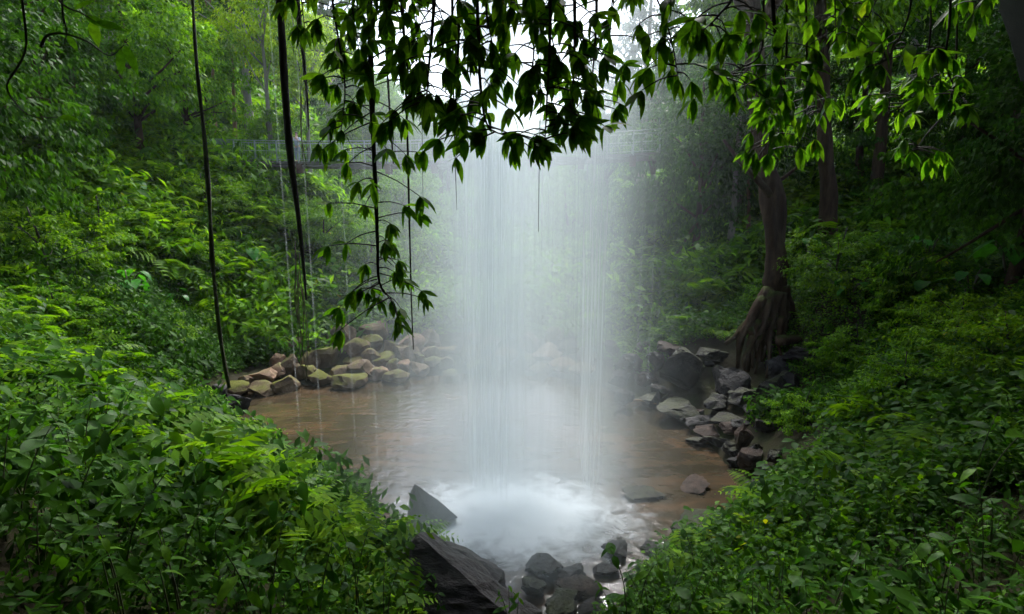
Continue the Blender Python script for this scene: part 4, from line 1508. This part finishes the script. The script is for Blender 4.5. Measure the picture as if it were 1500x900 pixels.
def leaf_matrix(p, d, n, s):
    d = d.normalized()
    n = (n - d * n.dot(d))
    n = n.normalized() if n.length > 1e-4 else d.orthogonal().normalized()
    y = n.cross(d)
    m = Matrix((d, y, n)).transposed().to_4x4()
    return Matrix.Translation(p) @ m @ Matrix.Scale(s, 4)


def whorl(o, p, axis, n, size, rr, drop=.75):
    a0 = rr.uniform(0, 6.28)
    u = axis.orthogonal().normalized()
    v = axis.cross(u)
    for k in range(n):
        a = a0 + 6.28 * k / n + rr.uniform(-.3, .3)
        rad = u * math.cos(a) + v * math.sin(a)
        d = rad * rr.uniform(.35, .8) + axis * .25 + Vector((0, 0, -drop * rr.uniform(.7, 1.3)))
        nrm = Vector((rad.x, rad.y, .6)) + Vector((rr.uniform(-.5, .5), rr.uniform(-.5, .5), 0))
        lf = bpy.data.objects.new('leaf', LEAF[rr.randrange(3)])
        COL.objects.link(lf)
        lf.parent = o
        lf.matrix_basis = leaf_matrix(p, d, nrm, size * rr.uniform(.55, 1.25))


def leafy_branch(name, pts, r0, twigs, t0, spread, label, seed, per=6, size=.2, reach=(.1, .3), droop=.75, group='leafy branches hanging across the top'):
    rr = random.Random(seed)
    P = [at(*p) for p in pts]
    base = P[0]
    o = empty(name, base, 0, label, 'branch', group)
    N_ = 24
    path = smooth_path([p - base for p in P], N_)
    b_ = MB()
    b_.tube(path, [r0 * (1 - .75 * k / (N_ - 1)) for k in range(N_)], 6, lump=.3)
    for i in range(twigs):
        t = t0 + (1 - t0) * (i + rr.random() * .7) / twigs
        k = min(t, .999) * (N_ - 1)
        a = path[int(k)].lerp(path[int(k) + 1], k - int(k))
        an = rr.uniform(0, 6.28)
        Lw = rr.uniform(*reach) * spread
        out = Vector((math.cos(an), math.sin(an) * .7, rr.uniform(-.6, .15)))
        e = a + out * Lw
        b_.tube(smooth_path([a, a + out * Lw * .5 + Vector((0, 0, .02)), e], 5), [.006, .005, .0045, .004, .003], 4)
        whorl(o, e, (out + Vector((0, 0, -.6))).normalized(), rr.randint(per - 1, per + 2), size, rr, droop * rr.choice((.25, .6, .8, 1.0, 1.1)))
    whorl(o, path[-1], Vector((0, 0, -1)), per, size, rr, droop)
    b_.build('stem', M['stem_dark'], o)
    return o


# the long vine left of the fall
leafy_branch('leafy_vine', [(538, -170, 4.6), (541, 0, 4.6), (545, 150, 4.6), (549, 260, 4.6), (553, 360, 4.6), (556, 415, 4.6), (574, 440, 4.6)], .028, 48, .2, 1.35,
             'long leafy vine with a thick dark stem hanging left of the waterfall', 22, 6, .165, (.10, .34))
BR = [
    ([(436, -120, 4.4), (440, -20, 4.4), (446, 40, 4.4)], .01, 5, .3, 'short leafy branch hanging beside the top of the thick roots'),
    ([(480, -120, 4.3), (487, 0, 4.3), (505, 120, 4.3), (500, 190, 4.3)], .012, 11, .25, 'leafy branch hanging just left of the long leafy vine'),
    ([(520, -120, 4.1), (516, 0, 4.1), (525, 70, 4.1)], .012, 6, .3, 'short leafy branch crossing the top of the long leafy vine'),
    ([(590, -140, 3.9), (588, 0, 3.9), (596, 90, 3.9), (602, 135, 3.9)], .014, 12, .25, 'dark leafy branch just right of the long leafy vine'),
    ([(640, -140, 3.7), (636, 0, 3.7), (628, 100, 3.7), (624, 155, 3.7)], .016, 14, .25, 'dense dark leafy branch over the left edge of the waterfall'),
    ([(660, -140, 4.0), (672, 20, 4.0), (668, 130, 4.0), (672, 200, 4.0)], .014, 14, .25, 'dark leafy branch over the left part of the white core'),
    ([(690, -140, 3.8), (700, 30, 3.8), (704, 130, 3.8), (715, 185, 3.8), (745, 200, 3.8)], .014, 15, .3, 'leafy branch whose tip bends right in front of the white core'),
    ([(720, -140, 3.8), (712, 0, 3.8), (722, 70, 3.8)], .012, 8, .3, 'short leafy branch left of the bright gap of sky'),
    ([(775, -140, 4.0), (772, -10, 4.0), (782, 70, 4.0), (775, 120, 4.0)], .012, 10, .3, 'leafy branch just right of the bright gap of sky'),
    ([(800, -140, 3.8), (806, 20, 3.8), (802, 130, 3.8), (798, 210, 3.8)], .014, 16, .25, 'longest leafy branch over the middle of the waterfall'),
    ([(838, -140, 3.9), (842, 20, 3.9), (840, 120, 3.9), (838, 185, 3.9)], .014, 15, .25, 'dark leafy branch right of the longest one over the waterfall'),
    ([(870, -140, 4.1), (874, 10, 4.1), (868, 110, 4.1), (864, 160, 4.1)], .012, 12, .25, 'leafy branch over the right part of the waterfall'),
    ([(905, -140, 4.2), (900, -20, 4.2), (893, 60, 4.2)], .01, 7, .3, 'short leafy branch over the right edge of the waterfall'),
    ([(750, -140, 3.7), (752, -60, 3.7), (748, 10, 3.7)], .012, 7, .3, 'short dark leafy branch at the top edge above the white core'),
    ([(610, -140, 4.3), (612, -50, 4.3), (610, 30, 4.3)], .012, 8, .3, 'short dark leafy branch at the top edge left of the white core'),
    ([(825, -140, 4.2), (822, -60, 4.2), (826, 20, 4.2)], .012, 8, .3, 'short dark leafy branch at the top edge over the middle of the waterfall'),
    ([(560, -140, 3.8), (562, -60, 3.8), (566, 20, 3.8)], .012, 7, .3, 'short dark leafy branch at the top edge over the long leafy vine'),
    ([(945, -140, 3.6), (950, -40, 3.6), (975, 30, 3.6), (988, 80, 3.6), (993, 115, 3.6)], .009, 9, .35, 'slender leafy branch hanging alone right of the waterfall'),
    ([(1040, -120, 3.4), (1075, -20, 3.4), (1055, 20, 3.4), (1030, 45, 3.4)], .012, 7, .35, 'leafy branch reaching left over the dark wood right of the waterfall'),
    ([(1130, -140, 4.2), (1132, 0, 4.2), (1138, 70, 4.2), (1145, 130, 4.2)], .02, 14, .35, 'tangled leafy branch with a thick stem before the big tree trunk'),
    ([(1110, -140, 4.3), (1118, 60, 4.3), (1085, 100, 4.3), (1060, 115, 4.3)], .01, 8, .5, 'lit leafy branch reaching left before the big tree'),
    ([(1150, -140, 4.6), (1152, 80, 4.6), (1140, 170, 4.6), (1125, 225, 4.6)], .012, 11, .5, 'lit leafy branch hanging before the fork of the big tree'),
    ([(1180, -140, 4.5), (1182, 80, 4.5), (1190, 140, 4.5), (1200, 165, 4.5)], .01, 8, .5, 'lit leafy branch hanging just right of the big tree trunk'),
    ([(1215, -140, 4.4), (1222, -20, 4.4), (1225, 60, 4.4)], .01, 8, .3, 'leafy branch hanging at the top before the second dark trunk'),
    ([(1330, -140, 4.0), (1335, 0, 4.0), (1310, 70, 4.0), (1290, 95, 4.0)], .01, 6, .5, 'leafy branch reaching left in the dark upper right'),
    ([(1390, -140, 4.3), (1392, 20, 4.3), (1385, 90, 4.3), (1400, 130, 4.3), (1415, 150, 4.3)], .012, 7, .4, 'leafy branch nearest the dark top right corner'),
    ([(1360, -140, 4.5), (1362, 60, 4.5), (1330, 130, 4.5), (1318, 165, 4.5)], .01, 6, .5, 'leafy branch low in the dark upper right, left of its neighbour'),
    ([(1400, -140, 4.8), (1398, 120, 4.8), (1355, 200, 4.8), (1335, 222, 4.8)], .01, 4, .8, 'lowest leaf cluster hanging in the dark upper right'),
    ([(1290, -140, 4.6), (1288, -20, 4.6), (1270, 30, 4.6)], .01, 5, .4, 'shaded leafy branch at the top edge right of the second dark trunk'),
    ([(1440, -140, 4.4), (1438, -40, 4.4), (1425, 20, 4.4)], .01, 5, .4, 'shaded leafy branch at the top edge near the right corner'),
]
for i, (pts, r0, tw, t0, lab) in enumerate(BR):
    leafy_branch('leafy_branch', pts, r0, int(tw * (1.6 if pts[0][0] < 1000 else 1.5)), t0, 1.0 if pts[0][0] < 1000 else 1.1, lab, 50 + i, 6, .15 if pts[0][0] < 1000 else .16)

# dark twigs at the top left
def twig(pts, label, seed, leaves):
    rr = random.Random(seed)
    P = [at(*p) for p in pts]
    o = empty('bare_twig', P[0], 0, label, 'branch', 'dark twigs in the top left corner')
    path = smooth_path([p - P[0] for p in P], 20)
    MB().tube(path, [.008 - .0003 * k for k in range(20)], 5, lump=.4).build('stem', M['stem_dark'], o)
    for (k, dx, dz, s_) in leaves:
        lf = link('leaf', LEAF[k % 3], o)
        lf.matrix_basis = leaf_matrix(path[k], Vector((dx, rr.uniform(-.4, .4), dz)), Vector((.3, -.8, .5)), s_)


twig([(25, -60, 3.2), (35, 20, 3.2), (38, 70, 3.2), (25, 100, 3.2), (10, 125, 3.2), (20, 148, 3.2), (45, 170, 3.2), (85, 172, 3.2)], 'dark curled twig hanging in the top left corner', 1, [(19, 1, 0, .13), (10, -.4, -1, .1)])
twig([(88, -60, 3.4), (92, 20, 3.4), (98, 45, 3.4), (94, 65, 3.4)], 'short dark twig at the top edge left of the rope vine', 2, [(14, .3, -1, .1)])
twig([(60, -40, 3.3), (90, 5, 3.3), (120, 20, 3.3), (140, 32, 3.3)], 'dark twig with broad leaves slanting right in the top left corner', 3, [(19, 1, -.15, .17), (14, .8, -.4, .15), (17, .2, -1, .15), (10, .5, .4, .12)])
twig([(60, 70, 3.3), (70, 52, 3.3), (95, 50, 3.3), (130, 62, 3.3), (160, 82, 3.3), (182, 66, 3.3)], 'arching dark twig with two drooping leaves left of the rope vine', 4, [(19, .5, -1, .17), (18, .1, -1, .15)])

# ------------------------------------------------------------------ broad-leaved plants on the slopes
BIG = [mesh_np('broad_leaf', v, f, M['leaf_big'], True) for v, f in (blade(1, .78, 5, .3, .16, 0, True), blade(1, .7, 5, .5, .1, 0, True))]


def big_plant(px, py, size, n, label, seed, y0=6.0):
    rr = random.Random(seed)
    p0 = hit(px, py, y0)
    o = empty('broad_leaved_plant', p0, rr.uniform(0, 6), label, 'plant', 'broad-leaved plants on the banks')
    for k in range(n):
        a = 6.28 * k / n + rr.uniform(-.4, .4)
        h = size * rr.uniform(.9, 1.6)
        rad = size * rr.uniform(.3, .9)
        tip = Vector((math.cos(a) * rad, math.sin(a) * rad, h))
        st = MB().tube(smooth_path([(0, 0, -.1), tip * .5 + Vector((0, 0, h * .25)), tip], 7), [.02 * size + .012] * 7, 5).build('stalk', M['stem'], o)
        lf = link('leaf', BIG[k % 2], o)
        d = Vector((math.cos(a), math.sin(a), rr.uniform(-.7, -.1)))
        lf.matrix_basis = leaf_matrix(tip, d, Vector((0, 0, 1)), size * rr.uniform(.6, 1.1))
    return o


for i, b in enumerate([
    (190, 445, .75, 8, 'large broad-leaved plant in the middle of the left slope'), (258, 452, .55, 5, 'broad-leaved plant right of the large one on the left slope'),
    (215, 470, .45, 4, 'small broad-leaved plant just below the large one on the left slope'), (370, 405, .9, 8, 'broad-leaved plant between the rope vine and the thick root'),
    (388, 475, .6, 5, 'broad-leaved plant above the boulders at the left'), (185, 290, .9, 6, 'broad-leaved plant high on the left slope'), (475, 420, .7, 5, 'broad-leaved plant behind the thick root'),
    (318, 425, .5, 4, 'small broad-leaved plant beside the rope vine'),
    (1085, 390, .8, 7, 'broad-leaved plant just left of the big tree trunk'), (1245, 360, .6, 5, 'broad-leaved plant below the second dark trunk'), (1475, 420, .75, 5, 'tall broad-leaved plant near the right edge'),
    (1420, 440, .6, 5, 'broad-leaved plant left of the tall one near the right edge'), (1360, 385, .55, 6, 'broad-leaved plant on the shaded right slope'), (1245, 440, .45, 4, 'small broad-leaved plant on the hump right of the big tree'),
    (1355, 450, .6, 5, 'broad-leaved plant with drooping leaves on the right bank'), (1180, 380, .6, 5, 'broad-leaved plant just right of the big tree trunk'),
    (1035, 400, .7, 6, 'broad-leaved plant on the bright green slope right of the waterfall')]):
    big_plant(*b, seed=600 + i)

# shrubs standing out of the ground cover
for i, (px, py, s_, lab) in enumerate([
    (60, 400, 1.0, 'rounded shrub at the left edge of the green slope'), (150, 350, .9, 'rounded shrub under the leafy trees of the left slope'), (265, 370, .8, 'shrub left of the rope vine, half way up the slope'),
    (300, 300, .9, 'shrub below the bridge end beside the rope vine'), (385, 300, 1.0, 'bright shrub just left of the thick root below the bridge'), (455, 330, .9, 'shrub just right of the thick root below the bridge'),
    (500, 400, .9, 'shrub behind the lower leafy vine'), (490, 455, .6, 'low bright shrub on the bank behind the boulders'), (80, 470, .6, 'low shrub on the lower left slope'), (240, 500, .5, 'low shrub on the lower left slope by the rope vine'),
    (960, 415, .9, 'misty shrub on the slope right of the waterfall'), (1010, 450, .6, 'low bright shrub on the slope above the dark rocks'), (1230, 400, .8, 'shrub on the shaded slope right of the big tree'),
    (1330, 420, .7, 'shrub in the middle of the shaded right slope'), (1250, 520, .55, 'low shrub on the right bank above the hollow'), (1400, 500, .6, 'low shrub on the right bank towards the right edge'),
    (1180, 610, .4, 'low shrub overhanging the slate pile'), (1320, 580, .5, 'low shrub in the middle of the right bank'), (1460, 540, .55, 'low shrub at the right edge of the bank'), (1130, 430, .5, 'low shrub behind the big tree trunk')]):
    p0 = hit(px, py + 12, 6.0)
    o = empty('shrub', p0 - Vector((0, 0, .3 * s_)), i * 1.7, lab, 'shrub', 'shrubs on the banks')
    o.scale = (s_, s_, s_ * .85)
    link('trunk', TREE['bush'][0], o)
    link('crown', TREE['bush'][1] if i % 3 else TREE['bush_light'][1], o).location = (0, 0, TREE['bush'][2] * .75)

# ------------------------------------------------------------------ foreground herbs, each with its stem and leaves
HL = [mesh_np('herb_leaf', v, f, M['leaf_herb_shaded'], True) for v, f in (blade(1, .46, 4, .38, .14, .03), blade(1, .40, 4, .5, .18, .08), blade(1, .52, 4, .25, .1, 0))]


def herb_proto(seed, habit):
    rr = random.Random(seed)
    b_ = MB()
    leaves = []
    ns, hh, pairs, ls = {'upright': (3, (.55, .95), 4, .125), 'broad': (2, (.6, 1.0), 3, .2), 'fine': (5, (.4, .8), 4, .075)}[habit]
    for s in range(ns):
        h = rr.uniform(*hh)
        lean = Vector((rr.uniform(-.45, .45), rr.uniform(-.45, .45), 0))
        root = Vector((rr.uniform(-.1, .1), rr.uniform(-.1, .1), 0))
        P = smooth_path([root + Vector((0, 0, -.15)), root + Vector((0, 0, h * .4)) + lean * .25 * h, root + Vector((0, 0, h * .75)) + lean * .6 * h, root + Vector((0, 0, h)) + lean * h], 10)
        b_.tube(P, [.008 - .0006 * k for k in range(10)], 4)
        a = rr.uniform(0, 3.14)
        for q in range(pairs):
            k = 9 - q * 1.5
            p = P[int(k)].lerp(P[min(9, int(k) + 1)], k - int(k))
            a += 1.57 + rr.uniform(-.4, .4)
            for sg in (0, math.pi):
                if rr.random() < .15:
                    continue
                s_ = ls * (.75 + .3 * q if q < 3 else 1.1) * rr.uniform(.65, 1.3)
                d = Vector((math.cos(a + sg), math.sin(a + sg), rr.uniform(-.55, .3)))
                leaves.append((HL[rr.randrange(3)], leaf_matrix(p, d, Vector((rr.uniform(-.4, .4), rr.uniform(-.4, .4), 1)), s_)))
    return b_.mesh('stem', M['stem']), leaves


PROTO = [herb_proto(70 + i, h_) for i, h_ in enumerate(('upright', 'broad', 'fine', 'upright', 'broad', 'fine', 'upright'))]
HABIT = ('leafy', 'broad-leaved', 'small-leaved', 'leafy', 'broad-leaved', 'small-leaved', 'leafy')


def herb(x, y, s, rz, label, group, k):
    o = empty('leafy_herb', (x, y, gz(x, y)), rz, label, 'plant', group)
    o.scale = (s, s, s)
    sm, lv = PROTO[k]
    link('stem', sm, o)
    for me_, mtx in lv:
        lf = bpy.data.objects.new('leaf', me_)
        COL.objects.link(lf)
        lf.parent = o
        lf.matrix_basis = mtx
    return o


spots = []
rr = random.Random(5)
tries = 0
while len(spots) < 175 and tries < 20000:
    tries += 1
    y = rr.uniform(3.4, 9.2)
    x = rr.uniform(-8.5, 8.5)
    z = gz(x, y)
    px, py = project((x, y, z + .6))
    if not (-60 < px < 1560 and py < 960):
        continue
    if float(pool_sd(x, y)[0]) < .5:
        continue
    if 575 < px < 905:
        continue
    if any((x - a) ** 2 + (y - b) ** 2 < (.27 + .03 * y) ** 2 for a, b in spots):
        continue
    spots.append((x, y))
for i, (x, y) in enumerate(spots):
    side = x < 0
    depth = 'in the front row' if y < 5 else ('in the middle rows' if y < 6.8 else 'in the back row')
    hx = project((x, y, gz(x, y) + .5))[0]
    for lim, place in ((120, 'at the left edge'), (250, 'under the left slope'), (380, 'under the rope vine'), (480, 'under the thick root'), (600, 'left of the slab'), (900, 'by the slab'),
                       (1030, 'right of the outflow'), (1150, 'below the slate pile'), (1280, 'below the big tree'), (1400, 'under the right bank'), (9999, 'at the right edge')):
        if hx < lim:
            break
    herb(x, y, rr.uniform(.75, 1.2), rr.uniform(0, 6.28), '%s foreground herb %s %s' % (HABIT[i % 7], place, depth), 'leafy herbs of the foreground', i % 7)
for i, (px, py, Y, s, lab) in enumerate([
    (530, 860, 5.2, .9, 'leafy herb at the left foot of the large dark slab'), (600, 900, 5.0, .75, 'leafy herb standing before the dark face of the large slab'), (655, 925, 4.8, .7, 'small leafy herb at the bottom edge before the large slab'),
    (755, 915, 4.9, .8, 'leafy herb at the lower end of the large dark slab'), (930, 880, 5.4, .9, 'leafy herb leaning in at the right of the misty outflow'), (950, 900, 5.0, .8, 'leafy herb at the bottom edge right of the misty outflow'),
    (565, 880, 5.6, .8, 'leafy herb touching the left side of the large dark slab')]):
    p = at(px, py, Y)
    o = herb(p.x, Y, s, i * 1.3, lab, 'herbs round the large slab', i % 7)
    o.location.z = min(p.z + .05, max(p.z - .15, o.location.z))

# ------------------------------------------------------------------ driftwood and log
o = link('driftwood_stick', MB().tube(smooth_path([at(922, 588, 18.6), at(938, 587, 18.5), at(962, 592, 18.4)], 8), [.05, .05, .045, .045, .04, .035, .03, .02], 6, lump=.5).mesh('driftwood_stick', M['bark_warm']))
tag(o, 'thin pale driftwood stick lying at the waterline before the dark rocks', 'stick')
o = link('fallen_log', MB().tube(smooth_path([at(1140, 500, 18.4), at(1165, 497, 18.6), at(1195, 498, 19.0)], 8), .17, 9, lump=.4).mesh('fallen_log', M['bark']))
tag(o, 'short brown log lying in the dark hollow right of the big tree', 'log')
o = link('dead_branch', MB().tube(smooth_path([at(640, 466, 30), at(680, 474, 30.2), at(720, 470, 30.5), at(745, 478, 31)], 10), [.16, .15, .14, .13, .12, .11, .1, .08, .06, .04], 7, lump=.4).mesh('dead_branch', M['bark_warm']))
tag(o, 'fallen bare branch lying behind the stones at the left of the falling water', 'branch')

# ------------------------------------------------------------------ footbridge
def bridge():
    A, B = at(296, 236, 36.5), at(965, 213, 32.0)
    A.z = B.z = 9.75
    D = B - A
    Lb = D.length
    ux = D.normalized()
    uy = Vector((0, 0, 1)).cross(ux)
    Rm_ = Matrix((ux, uy, Vector((0, 0, 1)))).transposed()
    o = empty('footbridge', A, 0, 'narrow footbridge with pale mesh railings crossing the gorge behind the waterfall', 'bridge')
    o.rotation_euler = Rm_.to_euler()
    Wd = 1.5
    sag = lambda s: -.35 * 4 * (s / Lb) * (1 - s / Lb)
    n = 20
    S = [Lb * i / n for i in range(n + 1)]
    b_ = MB()
    for i in range(n):
        z = (sag(S[i]) + sag(S[i + 1])) / 2
        b_.box(((S[i] + S[i + 1]) / 2, 0, z), (Lb / n - .02, Wd, .14))
    b_.build('deck', M['deck'], o, False)
    for sg in (-1, 1):
        b_ = MB()
        b_.tube([(s, sg * (Wd / 2 - .12), sag(s) - .2) for s in S], .1, 6)
        b_.build('beam', M['deck'], o)
        for nm, h, r in (('top_rail', 1.25, .03), ('middle_rail', .65, .018), ('bottom_rail', .16, .018)):
            MB().tube([(s, sg * Wd / 2, sag(s) + h) for s in S], r, 6).build(nm, M['steel'], o)
        b_ = MB()
        for k in range(int(Lb / .16)):
            s = k * .16
            b_.tube([(s, sg * Wd / 2, sag(s) + .16), (s, sg * Wd / 2, sag(s) + 1.22)], .006, 3, False)
        tag(b_.build('railing_mesh', M['steel'], o), kind='stuff')
    post = MB().box((0, 0, .62), (.06, .06, 1.3)).mesh('post', M['steel'], False)
    foot = MB().box((0, 0, -.35), (.34, .3, .55)).mesh('bracket', M['beam'], False)
    for i in range(n + 1):
        for sg in (-1, 1):
            q = bpy.data.objects.new('post', post)
            COL.objects.link(q)
            q.parent = o
            q.location = (S[i], sg * Wd / 2, sag(S[i]))
        if i % 2 == 1:
            q = bpy.data.objects.new('bracket', foot)
            COL.objects.link(q)
            q.parent = o
            q.location = (S[i], -(Wd / 2 - .1), sag(S[i]))
    MB().box((-1.0, 0, -.9), (2.4, 2.4, 1.9)).build('abutment', M['cliff'], o, False)
    MB().box((1.6, -.82, .75), (1.5, .03, .9)).build('railing_panel', M['steel'], o, False)
    return A, ux, uy


A, ux, uy = bridge()


# ------------------------------------------------------------------ the walker on the bridge
def skin_body(name, joints, edges, mat, parent, root=0, sub=2):
    me_ = bpy.data.meshes.new(name)
    me_.from_pydata([j[:3] for j in joints], edges, [])
    o = link(name, me_, parent)
    md = o.modifiers.new('skin', 'SKIN')
    sk = me_.skin_vertices[0].data if me_.skin_vertices else None
    for i, j in enumerate(joints):
        sk[i].radius = (j[3], j[4] if len(j) > 4 else j[3])
    sk[root].use_root = True
    ss = o.modifiers.new('subdivision', 'SUBSURF')
    ss.levels = ss.render_levels = sub
    me_.materials.append(mat)
    return o


def add_skin_layer(me_):
    if not me_.skin_vertices:
        bm = bmesh.new()
        bm.from_mesh(me_)
        bm.verts.layers.skin.verify()
        bm.to_mesh(me_)
        bm.free()


def skin_mesh(name, joints, edges, mat, parent, root=0, sub=2):
    me_ = bpy.data.meshes.new(name)
    bm = bmesh.new()
    ly = bm.verts.layers.skin.verify()
    vs = []
    for i, j in enumerate(joints):
        v = bm.verts.new(j[:3])
        v[ly].radius = (j[3], j[4] if len(j) > 4 else j[3])
        v[ly].use_root = i == root
        vs.append(v)
    for a, b in edges:
        bm.edges.new((vs[a], vs[b]))
    bm.to_mesh(me_)
    bm.free()
    me_.materials.append(mat)
    o = link(name, me_, parent)
    o.modifiers.new('skin', 'SKIN')
    ss = o.modifiers.new('subdivision', 'SUBSURF')
    ss.levels = ss.render_levels = sub
    return o


def walker():
    sA = (at(441, 222, 35.5) - A).dot(ux)
    p = A + ux * sA - uy * .35 + Vector((0, 0, -.22))
    o = empty('person', p, 0, 'person in pale blue grey clothes standing on the footbridge beside the thick hanging root', 'person')
    o.rotation_euler = (0, 0, math.atan2(ux.y, ux.x))
    # faces the camera (-y), both hands raised before the face
    J = [(0, 0, .95, .13, .10), (0, 0, 1.15, .12, .09), (0, .01, 1.36, .16, .10), (0, 0, 1.5, .06, .06), (0, -.01, 1.6, .075, .085), (0, -.01, 1.72, .07, .085),
         (-.19, 0, 1.4, .06, .06), (-.24, -.12, 1.2, .045, .045), (-.1, -.26, 1.42, .033, .033), (-.05, -.27, 1.53, .03, .02),
         (.19, 0, 1.4, .06, .06), (.24, -.12, 1.2, .045, .045), (.1, -.26, 1.42, .033, .033), (.05, -.27, 1.53, .03, .02),
         (-.09, 0, .88, .09, .09), (-.1, -.02, .5, .065, .065), (-.1, .01, .1, .045, .045), (-.11, -.1, .04, .04, .03),
         (.09, 0, .88, .09, .09), (.1, -.02, .5, .065, .065), (.1, .01, .1, .045, .045), (.11, -.1, .04, .04, .03)]
    E = [(0, 1), (1, 2), (2, 3), (3, 4), (4, 5), (2, 6), (6, 7), (7, 8), (8, 9), (2, 10), (10, 11), (11, 12), (12, 13), (0, 14), (14, 15), (15, 16), (16, 17), (0, 18), (18, 19), (19, 20), (20, 21)]
    skin_mesh('body', J, E, M['skin'], o)
    S_ = [(0, 0, .92, .165, .125), (0, 0, 1.15, .145, .115), (0, .01, 1.34, .185, .125), (0, 0, 1.45, .08, .08), (-.2, 0, 1.4, .075, .075), (-.245, -.1, 1.22, .062, .062), (.2, 0, 1.4, .075, .075), (.245, -.1, 1.22, .062, .062)]
    skin_mesh('shirt', S_, [(0, 1), (1, 2), (2, 3), (2, 4), (4, 5), (2, 6), (6, 7)], M['cloth'], o)
    T_ = [(0, 0, .93, .15, .12), (-.09, 0, .84, .1, .1), (-.1, -.02, .5, .082, .082), (-.1, .01, .13, .065, .065), (.09, 0, .84, .1, .1), (.1, -.02, .5, .082, .082), (.1, .01, .13, .065, .065)]
    skin_mesh('trousers', T_, [(0, 1), (1, 2), (2, 3), (0, 4), (4, 5), (5, 6)], M['cloth_dark'], o)
    H_ = [(0, .03, 1.6, .08, .08), (0, .03, 1.72, .085, .085), (0, 0, 1.79, .06, .06)]
    skin_mesh('hair', H_, [(0, 1), (1, 2)], M['hair'], o)


walker()

# copies that read alike get their order among their likes
from collections import defaultdict
alike = defaultdict(list)
for o in scene.objects:
    if o.parent is None and (o.get('category') == 'boulder' or o.name.startswith('leafy_herb')):
        alike[o['label']].append(o)
ORD = ['leftmost'] + [n_ + ' from left' for n_ in 'second third fourth fifth sixth seventh eighth ninth tenth eleventh twelfth'.split()]
for lab, lst in alike.items():
    if len(lst) > 1:
        for k, o in enumerate(sorted(lst, key=lambda q: project(q.location)[0])):
            o['label'] = '%s, %s' % (lab, ORD[k])

# ------------------------------------------------------------------ haze
mh, th, oh = new_mat('haze')
pv_ = nd(th, 'ShaderNodeVolumePrincipled')
pv_.inputs['Color'].default_value = (0.86, 0.93, 0.97, 1)
pv_.inputs['Density'].default_value = 0.00028
pv_.inputs['Anisotropy'].default_value = 0.3
th.links.new(pv_.outputs[0], oh.inputs['Volume'])
mb = MB()
zlo = float(ZZ.min()) - 1.0
mb.box((0, 52, (zlo + 75) / 2), (140, 150, 75 - zlo))
tag(mb.build('haze', mh, None, False), 'thin blue grey mist filling the gorge', 'haze', kind='stuff')
